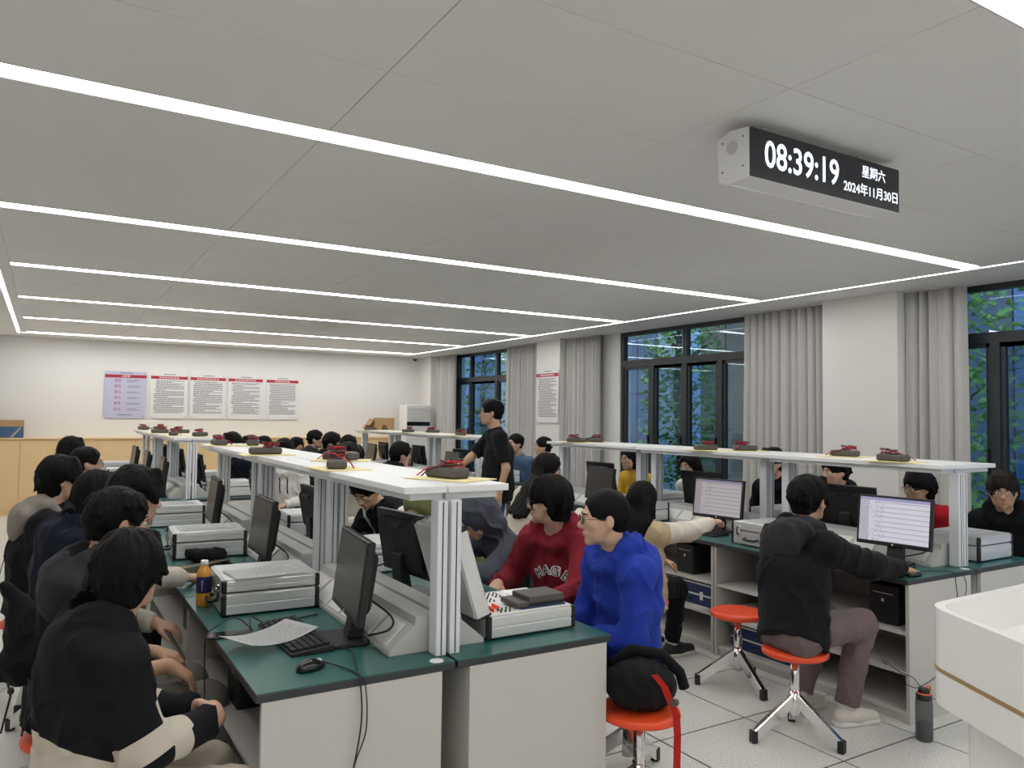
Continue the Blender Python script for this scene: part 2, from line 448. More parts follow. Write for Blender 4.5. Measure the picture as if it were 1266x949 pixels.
def tree(x, y, label, seed, h=5.5, rad=1.1, n=2600):
    rnd = random.Random(seed)
    t = thing('tree', label, 'tree', (x, y, -0.5), 0, 'trees outside the windows')
    tr = MB(); tr.tube([(0, 0, 0), (.05, .02, 1.2), (-.04, .05, 2.6), (.03, 0, h - .6)], [.11, .09, .07, .03], 8)
    for k in range(7):
        a = rnd.uniform(0, 6.28); z = rnd.uniform(1.2, h - 1)
        tr.tube([(0, 0, z), (.5 * rad * math.cos(a), .5 * rad * math.sin(a), z + .35), (.85 * rad * math.cos(a), .85 * rad * math.sin(a), z + .5)], [.035, .025, .01], 5)
    tr.build('trunk', M_bark, t)
    V = []; F = []
    for k in range(n):
        a = rnd.uniform(0, 6.28); r = rad * math.sqrt(rnd.uniform(.02, 1)); z = rnd.uniform(.9, h + .6)
        c = Vector((r * math.cos(a), r * math.sin(a), z))
        q = Euler((rnd.uniform(-1, 1), rnd.uniform(-1, 1), rnd.uniform(0, 6.28))).to_matrix()
        s = rnd.uniform(.09, .17); i = len(V)
        pts = [(0, 0, 0), (-.30, .45, .06), (0, 1, -.10), (.30, .45, .06)]
        V += [tuple(c + q @ (Vector(p) * s)) for p in pts]
        F += [(i, i + 1, i + 2), (i, i + 2, i + 3)]
    me = bpy.data.meshes.new('foliage'); me.from_pydata(V, [], F); me.materials.append(M_leaf)
    o = link('foliage', me, t); o['kind'] = 'stuff'
tree(9.9, 10.4, 'leafy green tree outside the middle window', 3, 6.0, .75)
tree(9.6, 17.2, 'leafy tree outside the far window behind the teacher', 5, 5.6, .85, 2200)
tree(9.3, 5.3, 'bushy tree outside the nearest window at the right', 8, 6.0, 1.0, 3200)

# ================================================================== workbenches
# local frame of a unit: user sits on the -x side, back (raised shelf) on the +x side
UD = 0.335; UL = 0.70
def unit(label, x, y, rz, shelf_d, grp, e0=.01, e1=.01):
    t = thing('workbench', label, 'workbench', (x, y, 0), rz, grp)
    wt = boxpart('worktop', M_edge, t, (-UD + .002, UD - .002, -UL + .002, UL - .002, .732, .757), .002)
    boxpart('green_surface', M_green, wt, (-UD + .004, UD - .004, -UL + .004, UL - .004, .757, .760))
    for s in (-1, 1):
        boxpart('end_panel', M_panel, t, (-UD + .02, UD - .05, -.011, .011, 0.0, .732), .001, (0, s * (UL - .015), 0))
    boxpart('back_panel', M_panel, t, (UD - .07, UD - .05, -UL + .03, UL - .03, .05, .732))
    for z in (.06, .27, .48):
        boxpart('lower_shelf', M_panel, t, (-UD + .03, UD - .07, -UL + .027, UL - .027, z - .02, z), .001)
    boxpart('plinth', M_panel, t, (-UD + .04, -UD + .055, -UL + .027, UL - .027, 0, .04))
    for s in (-1, 1):
        p = part('post', 'post', lambda: MB().box(-.020, .020, -.030, .030, .7605, 1.30, bev=.003).mesh('post', M_alu), t, (UD - .024, s * (UL - .10), 0))
        boxpart('groove', M_dark, p, (-.002, .002, -.0312, .0312, .765, 1.295))
    sh = part('raised_shelf', ('rs', shelf_d, e0, e1), lambda: MB().box(UD - shelf_d, UD - .001, -UL + e0, UL - e1, 1.325, 1.350, bev=.002).mesh('raised_shelf', M_white_board), t)
    part('shelf_rail', ('rr', shelf_d, e0, e1), lambda: MB().box(UD - shelf_d + .035, UD - .004, -UL + e0 + .03, UL - e1 - .03, 1.300, 1.325).mesh('shelf_rail', M_alu), sh)
    def chan():
        m = MB(); m.prism([(UD - .185, .7605), (UD - .185, .775), (UD - .09, .855), (UD - .085, .885), (UD - .006, .885), (UD - .006, .7605)], -.55, .55, 'y')
        return m.mesh('socket_channel', M_trunk)
    ch = part('socket_channel', 'chan', chan, t)
    ang = math.atan2(.08, .095)
    def plate():
        m = MB(); m.box(-.050, .050, -.072, .072, 0, .006, bev=.002)
        return m.mesh('socket_plate', M_plate)
    for k in range(6):
        part('socket_plate', 'splate', plate, ch, (UD - .1375, -.425 + k * .17, .815), (0, -ang, 0))
    part('corner_cap', 'ccap', lambda: MB().cyl((0, 0, .760), (0, 0, .7625), .024, n=16).mesh('corner_cap', M_white_board), t, (UD - .06, -UL + .03, 0))
    return t
ISL = {'front left': (1.235, 2.38), 'back left': (1.235, 7.97), 'front right': (4.60, 2.42), 'back right': (4.60, 8.25)}
UNITS = {}
for nmI, (xc, y0) in ISL.items():
    for k in range(3):
        yc = y0 + UL + 1.4 * k
        nth = ['nearest', 'middle', 'farthest'][k]
        UNITS[nmI, 'A', k] = (xc - UD - .003, yc, 0.0)
        UNITS[nmI, 'B', k] = (xc + UD + .003, yc, math.pi)
        unit('green topped workbench, %s on the left side of the %s bench row' % (nth, nmI), xc - UD - .003, yc, 0, .165, 'green topped workbenches', .09 if k == 0 else .005, .005)
        unit('green topped workbench, %s on the window side of the %s bench row' % (nth, nmI), xc + UD + .003, yc, math.pi, {'front left': .25, 'back left': .25, 'front right': .40, 'back right': .28}[nmI], 'green topped workbenches', .005, .09 if k == 0 else .005)
def at_unit(u, dx, dy, z=0.760):
    x, y, r = UNITS[u]; c, s = math.cos(r), math.sin(r)
    return (x + c * dx - s * dy, y + s * dx + c * dy, z), r
def uname(u):
    return '%s bench, %s side of the %s row' % (['nearest', 'middle', 'farthest'][u[2]], {'A': 'left', 'B': 'window'}[u[1]], u[0])

# ---------------------------------------------------------------- monitors
def screen_ui_mat(name, base, dim):
    m = bpy.data.materials.new(name); m.use_nodes = True
    nt = m.node_tree; b = nt.nodes['Principled BSDF']; N = nt.nodes; Lk = nt.links
    tc = N.new('ShaderNodeTexCoord'); sp = N.new('ShaderNodeSeparateXYZ'); Lk.new(tc.outputs['Generated'], sp.inputs[0])
    # generated: y across (0..1), z up
    def cmp(op, a, v):
        n = N.new('ShaderNodeMath'); n.operation = op; Lk.new(a, n.inputs[0]); n.inputs[1].default_value = v; return n.outputs[0]
    def mul(a, c):
        n = N.new('ShaderNodeMath'); n.operation = 'MULTIPLY'; Lk.new(a, n.inputs[0]); Lk.new(c, n.inputs[1]); return n.outputs[0]
    y, z = sp.outputs[1], sp.outputs[2]
    fr = N.new('ShaderNodeMath'); fr.operation = 'FRACT'; s = N.new('ShaderNodeMath'); s.operation = 'MULTIPLY'; s.inputs[1].default_value = 9.0
    Lk.new(z, s.inputs[0]); Lk.new(s.outputs[0], fr.inputs[0])
    line = mul(cmp('LESS_THAN', fr.outputs[0], 0.12), cmp('LESS_THAN', y, 0.78))
    title = cmp('GREATER_THAN', z, 0.93)
    side = cmp('GREATER_THAN', y, 0.86)
    mp = N.new('ShaderNodeMapping'); mp.inputs['Scale'].default_value = (1, 40, 30); Lk.new(tc.outputs['Generated'], mp.inputs[0])
    nz = N.new('ShaderNodeTexNoise'); nz.inputs['Scale'].default_value = 1.0; Lk.new(mp.outputs[0], nz.inputs['Vector'])
    txt = mul(cmp('GREATER_THAN', nz.outputs[0], 0.60), cmp('GREATER_THAN', y, 0.62))
    def mix(f, a, col):
        n = N.new('ShaderNodeMix'); n.data_type = 'RGBA'; Lk.new(f, n.inputs[0])
        if isinstance(a, tuple): n.inputs[6].default_value = (*a, 1)
        else: Lk.new(a, n.inputs[6])
        n.inputs[7].default_value = (*col, 1); return n.outputs[2]
    c = mix(line, base, tuple(v * .45 for v in base)); c = mix(side, c, tuple(v * .72 for v in base)); c = mix(title, c, (base[0] * .5, base[1] * .5, base[2] * .75)); c = mix(txt, c, tuple(v * .5 for v in base))
    Lk.new(c, b.inputs['Emission Color']); b.inputs['Emission Strength'].default_value = dim
    b.inputs['Base Color'].default_value = (.03, .03, .03, 1); b.inputs['Roughness'].default_value = .35
    return m
M_scr1 = screen_ui_mat('lit_screen_form', (0.60, 0.585, 0.66), 0.95)
M_scr2 = screen_ui_mat('lit_screen_grey', (0.44, 0.40, 0.42), 0.85)
def monitor(label, pos, rz, scr=None, tilt=0.10, grp='desktop monitors', webdot=True):
    """screen faces local -x"""
    t = thing('monitor', label, 'monitor', pos, rz, grp)
    part('base', 'mbase', lambda: MB().prism([(-.12, -.115), (.06, -.105), (.075, -.06), (.075, .06), (.06, .105), (-.12, .115)], 0.0, .014, 'z', bev=.004).mesh('base', M_blackp), t)
    part('stand', 'mstand', lambda: MB().prism([(.0, .012), (.06, .012), (.075, .20), (.045, .22)], -.045, .045, 'y', bev=.006).mesh('stand', M_blackp), t)
    h = link('panel', shared('mpanel', lambda: MB().box(-.006, .022, -.222, .222, -.148, .148, bev=.004).mesh('panel', M_blackp)), t, (.015, 0, .245), (0, tilt, 0))
    part('back_shell', 'mback', lambda: MB().prism([(.022, -.135), (.050, -.10), (.055, .09), (.022, .125)], -.17, .17, 'y', bev=.008).mesh('back_shell', M_blackm), h)
    part('vent_bar', 'mvent', lambda: MB().box(.050, .062, -.055, .055, .085, .105, bev=.002).mesh('vent_bar', M_blackp), h)
    def scr_me(m): return lambda: MB().box(-.0075, -.0062, -.207, .207, -.125, .134).mesh('screen', m)
    m = scr or M_screen
    part('screen', ('mscr', m.name), scr_me(m), h)
    part('badge', 'mbadge', lambda: MB().cyl((-.0068, 0, -.137), (-.006, 0, -.137), .006, n=10).mesh('badge', M_alu), h)
    return t
def keyboard(label, pos, rz):
    t = thing('keyboard', label, 'keyboard', pos, rz, 'keyboards')
    part('body', 'kbody', lambda: MB().prism([(-.077, .0), (-.077, .012), (.077, .024), (.077, .0)], -.228, .228, 'y', bev=.003).mesh('body', M_blackp), t)
    def keys():
        m = MB()
        for r in range(6):
            x = -.062 + r * .0235
            n = 21 if r else 9
            for k in range(n):
                y = -.213 + (k + .5) * .426 / n; w = .426 / n * .43
                z = .0135 + (x + .077) * .078
                if r == 0 and k in (3, 4, 5): pass
                m.box(x - .0093, x + .0093, y - w, y + w, z, z + .0065)
        return m.mesh('keys', M_blackm)
    part('key_field', 'keys', keys, t)['kind'] = 'stuff'
    return t
def mouse(label, pos, rz):
    t = thing('computer_mouse', label, 'mouse', pos, rz, 'computer mice')
    def body():
        b = bmesh.new(); bmesh.ops.create_uvsphere(b, u_segments=16, v_segments=10, radius=1)
        for v in b.verts:
            v.co = Vector((v.co.x * .056, v.co.y * .031 * (1 - .12 * v.co.x), max(v.co.z, -.0) * .036 * (1.0 - .35 * max(0, v.co.x))))
        for f in b.faces: f.smooth = True
        m = MB(); m.merge(b); return m.mesh('body', M_gloss)
    part('body', 'mousebody', body, t)
    part('wheel', 'mwheel', lambda: MB().cyl((.032, -.004, .019), (.032, .004, .019), .009, n=12).mesh('wheel', M_alu), t)
    return t
def cable(label, pts, r=.0025, m=None, name='cable', cat='cable'):
    P = [Vector(p) for p in pts]; out = []
    n = len(P)
    for i in range(n - 1):
        p0, p1, p2, p3 = P[max(i - 1, 0)], P[i], P[i + 1], P[min(i + 2, n - 1)]
        for s in range(6):
            u = s / 6
            out.append(.5 * ((2 * p1) + (p2 - p0) * u + (2 * p0 - 5 * p1 + 4 * p2 - p3) * u * u + (3 * p1 - p0 - 3 * p2 + p3) * u ** 3))
    out.append(P[-1])
    o = Vector(pts[0])
    me = MB().tube([q - o for q in out], r, 6).mesh(name, m or M_cable)
    return tag(link(name, me, None, o), label, cat)

# ---------------------------------------------------------------- instrument cases
CW, CD, CHT = .40, .36, .150
def case_body_parts(t, h0, h1, lid=False):
    """ribbed aluminium tray between heights h0..h1, centred on the origin"""
    def body():
        m = MB(); z0, z1 = h0 + .004, h1
        m.box(-CW / 2 + .008, CW / 2 - .008, -CD / 2 + .008, CD / 2 - .008, z0, z1)
        return m.mesh('shell', M_alu_side)
    s = part('shell', ('cshell', h0, h1), body, t)
    def ribs():
        m = MB()
        for k in range(2):
            a = h0 + .006 + k * (h1 - h0 - .008) / 2; b = a + (h1 - h0 - .008) / 2 - .003
            m.box(-CW / 2 + .015, CW / 2 - .015, -.004, .004, a, b, bev=.0025)
        m.box(-CW / 2 + .016, CW / 2 - .016, -.002, .002, h0 + .006, h1 - .004)
        return m.mesh('ribbed_profile', M_alu_case)
    for sy in (-1, 1): part('ribbed_profile', ('cribs', h0, h1), ribs, t, (0, sy * (CD / 2 - .005), 0))
    for sx in (-1, 1):
        boxpart('end_sheet', M_alu_side, t, (-.003, .003, -CD / 2 + .014, CD / 2 - .014, h0 + .006, h1 - .002), 0, (sx * (CW / 2 - .005), 0, 0))
    for sx in (-1, 1):
        for sy in (-1, 1):
            part('corner_strip', ('ccs', h0, h1), lambda: MB().box(-.011, .011, -.011, .011, h0, h1, bev=.005).mesh('corner_strip', M_blackp), t, (sx * (CW / 2 - .009), sy * (CD / 2 - .009), 0))
def closed_case(label, pos, rz, handle_side=-1, paper=False):
    t = thing('instrument_case', label, 'case', pos, rz, 'aluminium instrument cases')
    case_body_parts(t, 0.004, .094)
    case_body_parts(t, .096, CHT)
    part('lid_sheet', 'clid', lambda: MB().box(-CW / 2 + .012, CW / 2 - .012, -CD / 2 + .012, CD / 2 - .012, CHT - .002, CHT + .003, bev=.002).mesh('lid_sheet', M_alu_side), t)
    for k in (-1, 1):
        def latch():
            m = MB(); m.box(-.012, .0, -.016, .016, .066, .126, bev=.003).box(-.018, -.010, -.010, .010, .080, .112, bev=.002)
            return m.mesh('latch', M_chrome)
        l = part('latch', 'clatch', latch, t, (-CW / 2, k * .11, 0))
    hd = MB()
    part('handle', 'chandle', lambda: MB().tube([(-.0, -.055, .05), (-.028, -.05, .045), (-.032, 0, .043), (-.028, .05, .045), (0, .055, .05)], .0075, 8).mesh('handle', M_blackp), t, (-CW / 2, 0, 0))
    return t
def print_mat():
    m = bpy.data.materials.new('printed_paper'); m.use_nodes = True
    nt = m.node_tree; b = nt.nodes['Principled BSDF']; N = nt.nodes; Lk = nt.links
    tc = N.new('ShaderNodeTexCoord'); sp = N.new('ShaderNodeSeparateXYZ'); Lk.new(tc.outputs['Generated'], sp.inputs[0])
    s = N.new('ShaderNodeMath'); s.operation = 'MULTIPLY'; s.inputs[1].default_value = 26; Lk.new(sp.outputs[1], s.inputs[0])
    fr = N.new('ShaderNodeMath'); fr.operation = 'FRACT'; Lk.new(s.outputs[0], fr.inputs[0])
    lt = N.new('ShaderNodeMath'); lt.operation = 'LESS_THAN'; lt.inputs[1].default_value = .42; Lk.new(fr.outputs[0], lt.inputs[0])
    mp = N.new('ShaderNodeMapping'); mp.inputs['Scale'].default_value = (60, 26, 1); Lk.new(tc.outputs['Generated'], mp.inputs[0])
    nz = N.new('ShaderNodeTexNoise'); nz.inputs['Scale'].default_value = 1.2; Lk.new(mp.outputs[0], nz.inputs['Vector'])
    g = N.new('ShaderNodeMath'); g.operation = 'GREATER_THAN'; g.inputs[1].default_value = .52; Lk.new(nz.outputs[0], g.inputs[0])
    a = N.new('ShaderNodeMath'); a.operation = 'MULTIPLY'; Lk.new(lt.outputs[0], a.inputs[0]); Lk.new(g.outputs[0], a.inputs[1])
    def inside(o, lo, hi):
        x = N.new('ShaderNodeMath'); x.operation = 'COMPARE'; x.inputs[1].default_value = (lo + hi) / 2; x.inputs[2].default_value = (hi - lo) / 2; Lk.new(o, x.inputs[0]); return x.outputs[0]
    for o, lo, hi in ((sp.outputs[0], .1, .9), (sp.outputs[1], .10, .93)):
        n = N.new('ShaderNodeMath'); n.operation = 'MULTIPLY'; Lk.new(a.outputs[0], n.inputs[0]); Lk.new(inside(o, lo, hi), n.inputs[1]); a = n
    mx = N.new('ShaderNodeMix'); mx.data_type = 'RGBA'; Lk.new(a.outputs[0], mx.inputs[0])
    mx.inputs[6].default_value = (.86, .86, .86, 1); mx.inputs[7].default_value = (.42, .42, .44, 1)
    Lk.new(mx.outputs[2], b.inputs['Base Color']); b.inputs['Roughness'].default_value = .6
    return m
M_print = print_mat()
def sheet(label, pos, rz, w=.21, l=.297, curl=.0, bend=0.0, m=None):
    b = bmesh.new(); nx, ny = 6, 8
    g = [[b.verts.new(((i / nx - .5) * w, (j / ny - .5) * l, .0012 + curl * (abs(j / ny - .5) * 2) ** 2 + bend * (i / nx) ** 2)) for j in range(ny + 1)] for i in range(nx + 1)]
    for i in range(nx):
        for j in range(ny):
            f = b.faces.new((g[i][j], g[i + 1][j], g[i + 1][j + 1], g[i][j + 1])); f.smooth = True
    bmesh.ops.solidify(b, geom=b.faces[:], thickness=.0006)
    me = MB().merge(b).mesh('paper_sheet', m or M_print)
    return tag(link('paper_sheet', me, None, pos, (0, 0, rz)), label, 'paper')

# ---------------------------------------------------------------- stools
def stool(label, x, y, rz=0.0, mark=None):
    t = thing('stool', label, 'stool', (x, y, 0), rz, 'orange topped lab stools')
    part('seat', 'sseat', lambda: MB().lathe([(.10, .415), (.150, .416), (.160, .421), (.163, .430), (.160, .444), (.150, .450), (.12, .452), (.03, .452)], 32).mesh('seat', M_red), t)
    part('column', 'scol', lambda: MB().cyl((0, 0, .12), (0, 0, .415), .022, n=18).cyl((0, 0, .10), (0, 0, .24), .027, n=18).mesh('column', M_chrome), t)
    for k in range(3):
        a = k * 2 * math.pi / 3
        def leg():
            m = MB(); m.prism([(.02, .225), (.02, .155), (.225, .004), (.245, .004), (.245, .055)], -.016, .016, 'y', bev=.003); return m.mesh('leg', M_chrome)
        l = part('leg', 'sleg', leg, t, (0, 0, 0), (0, 0, a))
        part('foot_cap', 'sfoot', lambda: MB().box(.218, .250, -.019, .019, 0, .062, bev=.004).mesh('foot_cap', M_blackp), l)
    if mark:
        for i, ch in enumerate(mark):
            ang = -2.1 + i * .10
            o = link('seat_number', shared(('mk', ch), lambda: text_mesh(ch, .022, M_blackm)), t, (.1636 * math.cos(ang), .1636 * math.sin(ang), .432), (math.pi / 2, 0, ang + math.pi / 2))
    return t

# ---------------------------------------------------------------- meters on folders
def meter_set(where, x, y, z, rz, seed, coil=0):
    rnd = random.Random(seed)
    f = thing('card_folder', 'pale yellow card folder under a multimeter ' + where, 'folder', (x, y, z), rz, 'yellow folders on the raised shelves')
    part('cover', 'fcov', lambda: MB().box(-.105, .105, -.15, .15, 0, .0015).mesh('cover', M_yel), f)
    part('back_leaf', 'fback', lambda: MB().box(-.103, .109, -.148, .153, .0017, .004).mesh('back_leaf', M_yel), f)
    t = thing('multimeter', 'grey multimeter with coiled red leads ' + where, 'multimeter', (x + rnd.uniform(-.015, .015), y + rnd.uniform(-.02, .02), z + .0045), rz + rnd.uniform(-.4, .4), 'multimeters on the raised shelves')
    part('case', 'mmcase', lambda: MB().box(-.045, .045, -.092, .092, 0, .042, bev=.010).mesh('case', M_meter), t)
    part('dial', 'mmdial', lambda: MB().cyl((0, -.01, .042), (0, -.01, .048), .026, n=18).mesh('dial', M_blackp), t)
    part('display', 'mmdisp', lambda: MB().box(-.032, .032, .035, .075, .0405, .0430).mesh('display', mat('lcd', (.25, .28, .24), .3)), t)
    for c, m in ((0, M_redlead), (1, M_blackp)):
        pts = []
        for k in range(44):
            a = k / 43 * 2 * math.pi * 2.7 + c * 1.3
            rr = .034 + .012 * math.sin(k * .9 + c * 2 + seed)
            pts.append((.9 * rr * math.cos(a), (-.025 if coil % 2 else .03) + 1.2 * rr * math.sin(a), .046 + .022 * (0.5 + 0.5 * math.sin(a * .5 + seed)) + .006 * c + .004 * math.sin(k * 1.7)))
        pts += [(.06, -.07 + c * .02, .03), (.075, -.10 + c * .03, .006)]
        MB().tube(pts, .0030, 5).build('test_lead', m, t)
    return t
# ================================================================== people: signed-distance bodies turned into meshes
NP = np
_rs = np.random.RandomState(5)
_LAT = _rs.rand(32, 32, 32).astype(np.float32)
def vnoise(p):
    i = np.floor(p).astype(np.int32); f = p - i; f = f * f * (3 - 2 * f)
    i &= 31; j = (i + 1) & 31
    x0, y0, z0 = i[..., 0], i[..., 1], i[..., 2]; x1, y1, z1 = j[..., 0], j[..., 1], j[..., 2]
    fx, fy, fz = f[..., 0], f[..., 1], f[..., 2]
    L = _LAT
    a = L[x0, y0, z0] * (1 - fx) + L[x1, y0, z0] * fx; b = L[x0, y1, z0] * (1 - fx) + L[x1, y1, z0] * fx
    c = L[x0, y0, z1] * (1 - fx) + L[x1, y0, z1] * fx; d = L[x0, y1, z1] * (1 - fx) + L[x1, y1, z1] * fx
    return (a * (1 - fy) + b * fy) * (1 - fz) + (c * (1 - fy) + d * fy) * fz
V3 = lambda *a: np.array(a, dtype=np.float64)
def unitv(v): return v / (np.linalg.norm(v) + 1e-12)

class Field:
    FAR = 0.12
    def __init__(s, lo, hi, h):
        s.h = h; s.lo = np.array(lo) - 3 * h
        s.n = np.ceil((np.array(hi) + 3 * h - s.lo) / h).astype(int) + 1
        s.d = np.full(s.n, s.FAR, np.float32)
    def sub(s, lo, hi):
        a = np.clip(np.floor((lo - s.lo) / s.h).astype(int), 0, s.n); b = np.clip(np.ceil((hi - s.lo) / s.h).astype(int) + 1, 0, s.n)
        if np.any(b <= a): return None, None
        ax = [(s.lo[k] + s.h * np.arange(a[k], b[k])).astype(np.float32) for k in range(3)]
        P = np.stack(np.meshgrid(*ax, indexing='ij'), -1)
        return tuple(slice(a[k], b[k]) for k in range(3)), P
    def put(s, sl, d, op, k):
        c = s.d[sl]
        if op == 'u':
            if k > 0:
                q = np.maximum(k - np.abs(c - d), 0) / k; s.d[sl] = np.minimum(c, d) - q * q * k * .25
            else: s.d[sl] = np.minimum(c, d)
        elif op == 's':
            d = -d
            if k > 0:
                q = np.maximum(k - np.abs(c - d), 0) / k; s.d[sl] = np.maximum(c, d) + q * q * k * .25
            else: s.d[sl] = np.maximum(c, d)
def prim_bb(p):
    if p[0] == 'rc': return np.minimum(p[1] - p[3], p[2] - p[4]), np.maximum(p[1] + p[3], p[2] + p[4])
    if p[0] == 'fc':
        r = max(p[3], p[4]) * max(1, p[6]); return np.minimum(p[1], p[2]) - r, np.maximum(p[1], p[2]) + r
    if p[0] == 'el': r = np.max(p[2]); return p[1] - r, p[1] + r
def prim_d(p, P):
    if p[0] in ('rc', 'fc'):
        a, b = p[1].astype(np.float32), p[2].astype(np.float32); ba = b - a; l2 = float(ba @ ba) + 1e-9
        pa = P - a; t = np.clip((pa @ ba) / l2, 0, 1)
        q = pa - t[..., None] * ba
        if p[0] == 'fc':
            ax = p[5].astype(np.float32); w = q @ ax; q = q - (w * (1 - 1 / p[6]))[..., None] * ax
        return np.sqrt((q * q).sum(-1)) - (p[3] + (p[4] - p[3]) * t)
    if p[0] == 'el':
        c, r, R = p[1].astype(np.float32), p[2].astype(np.float32), p[3]
        q = P - c
        if R is not None: q = q @ R.astype(np.float32)      # columns of R are the axes
        k0 = np.sqrt(((q / r) ** 2).sum(-1)); k1 = np.sqrt(((q / (r * r)) ** 2).sum(-1)) + 1e-9
        return k0 * (k0 - 1) / k1
def rc(a, b, ra, rb=None, k=.02, op='u', cuts=()): return ('rc', V3(*a), V3(*b), ra, ra if rb is None else rb), k, op, cuts
def fc(a, b, ra, rb, axis, s, k=.02, op='u', cuts=()): return ('fc', V3(*a), V3(*b), ra, rb, unitv(V3(*axis)), s), k, op, cuts
def el(c, r, R=None, k=.02, op='u', cuts=()): return ('el', V3(*c), V3(*r), R), k, op, cuts
def sdf(prims, h, cuts=(), wr=None):
    los, his = zip(*[prim_bb(p[0]) for p in prims if p[2] == 'u'])
    F = Field(np.min(los, 0), np.max(his, 0), h)
    for p, k, op, cu in prims:
        lo, hi = prim_bb(p); m = .03 + k
        sl, P = F.sub(lo - m, hi + m)
        if sl is None: continue
        d = prim_d(p, P)
        for pt, n in cu: d = np.maximum(d, (P - np.float32(pt)) @ np.float32(n))
        F.put(sl, d, op, k)
    if wr is not None:
        idx = np.nonzero(np.abs(F.d) < .035)
        P = np.stack(idx, -1).astype(np.float32) * h + F.lo.astype(np.float32)
        F.d[idx] += wr(P)
    if cuts:
        sl, P = F.sub(F.lo, F.lo + F.n * h)
        for pt, n in cuts:
            c = (P - np.float32(pt)) @ np.float32(n)
            F.d[sl] = np.maximum(F.d[sl], c[:F.d.shape[0], :F.d.shape[1], :F.d.shape[2]])
    return F
def field_mesh(F):
    band = 3 * F.h
    arr = np.clip(F.d, -band, band).astype(np.float32)
    g = vdb.FloatGrid(background=band); g.copyFromArray(arr)
    g.transform = vdb.createLinearTransform(voxelSize=F.h)
    pts, quads = g.convertToQuads(isovalue=0.0)
    pts = np.asarray(pts, np.float32) + F.lo.astype(np.float32)
    return pts, np.asarray(quads, np.int32)[:, ::-1]
def np_mesh(name, pts, quads, mats, midx=None):
    me = bpy.data.meshes.new(name)
    me.vertices.add(len(pts)); me.vertices.foreach_set('co', pts.ravel())
    n = len(quads)
    me.loops.add(n * 4); me.loops.foreach_set('vertex_index', quads.ravel())
    me.polygons.add(n); me.polygons.foreach_set('loop_start', np.arange(0, n * 4, 4, dtype=np.int32))
    me.polygons.foreach_set('use_smooth', np.ones(n, bool))
    if midx is not None: me.polygons.foreach_set('material_index', midx.astype(np.int32))
    me.update(calc_edges=True)
    for m in mats: me.materials.append(m)
    return me
def folds(amp, sc=(13, 13, 13), seed=0):
    def f(P):
        q = P * np.float32(sc) + seed * 3.7
        w = vnoise(q * .5 + 7) * 2.2
        n = vnoise(q + w[..., None]); r = 1 - np.abs(2 * n - 1)
        n2 = vnoise(q * 2.6 + 11)
        return (-amp * (r ** 3 - .3) - amp * .35 * (n2 - .5)).astype(np.float32)
    return f

def rot_axes(yaw, pitch=0.0, roll=0.0):
    """columns: right, forward, up of a head; yaw = facing angle from +X"""
    f = V3(math.cos(yaw) * math.cos(pitch), math.sin(yaw) * math.cos(pitch), math.sin(pitch))
    r = unitv(np.cross(f, V3(0, 0, 1))); u = np.cross(r, f)
    c, s = math.cos(roll), math.sin(roll)
    return np.stack([c * r + s * u, f, c * u - s * r], 1)

def hand_prims(w, f, n, side, curl=.5, thumb_in=.3, s=1.0):
    """w wrist, f finger direction, n palm direction; side +1 right hand, -1 left"""
    f = unitv(f); n = unitv(n - f * (n @ f)); t = np.cross(n, f) * side * -1      # towards the thumb
    out = []
    L = [(.072, .026, .0088), (.080, .008, .0090), (.073, -.010, .0086), (.057, -.027, .0076)]
    for ln, off, r in L:
        kn = w + f * (.088 - abs(off - .006) * .25) * s + t * off * s
        out.append(rc(w + f * .012 + t * off * .55 * s, kn, .0155 * s, .0115 * s, .018))
        p = kn; a = 0.0; d = f
        for sg, (fr, bend) in enumerate(((.45, .75), (.31, .95), (.24, .6))):
            a += curl * bend
            d = f * math.cos(a) + n * math.sin(a)
            q = p + d * ln * fr * s
            out.append(rc(p, q, r * (1 - .07 * sg) * s, r * (.93 - .08 * sg) * s, .004)); p = q
    b = w + f * .024 * s + t * .022 * s
    d1 = unitv(f * .75 + t * .75 + n * .35); d2 = unitv(f * .9 + t * (.45 - thumb_in) + n * (.25 + thumb_in))
    p1 = b + d1 * .040 * s; p2 = p1 + d2 * .030 * s; p3 = p2 + unitv(d2 + f * .2) * .024 * s
    out += [rc(b, p1, .0155 * s, .0115 * s, .014), rc(p1, p2, .0108 * s, .0098 * s, .005), rc(p2, p3, .0096 * s, .0078 * s, .004)]
    return out
def ik(a, b, l1, l2, pole):
    d = b - a; L = np.linalg.norm(d); Lm = min(L, (l1 + l2) * .995)
    u = unitv(d); x = (l1 * l1 - l2 * l2 + Lm * Lm) / (2 * Lm); hgt = math.sqrt(max(l1 * l1 - x * x, 0))
    p = unitv(pole - u * (pole @ u)); e = a + u * x + p * hgt
    return e, a + u * Lm

def skin_mat(name, c):
    m = mat(name, c, .5, noise=.05, nscale=25)
    b = m.node_tree.nodes['Principled BSDF']; b.inputs['Subsurface Weight'].default_value = .08
    b.inputs['Subsurface Radius'].default_value = (.01, .004, .002); return m
SKIN = [skin_mat('skin_light', (.60, .37, .26)), skin_mat('skin_warm', (.52, .31, .20)), skin_mat('skin_tan', (.44, .26, .17))]
M_hair = mat('black_hair', (.0045, .0040, .0042), .55, bump=.6, bscale=160, stretch=(1, 1, .22), spec=.12)
M_hair2 = mat('dark_brown_hair', (.011, .0075, .006), .55, bump=.6, bscale=150, stretch=(1, 1, .22), spec=.15)
M_eye = mat('eye_white', (.75, .73, .70), .25); M_iris = mat('iris', (.015, .010, .008), .15)
M_lip = mat('lip', (.48, .20, .16), .45)
M_rim = mat('spectacle_rim', (.012, .012, .014), .35); M_rim_s = mat('wire_rim', (.16, .16, .17), .4, .6)
M_lens = bpy.data.materials.new('spectacle_lens'); M_lens.use_nodes = True
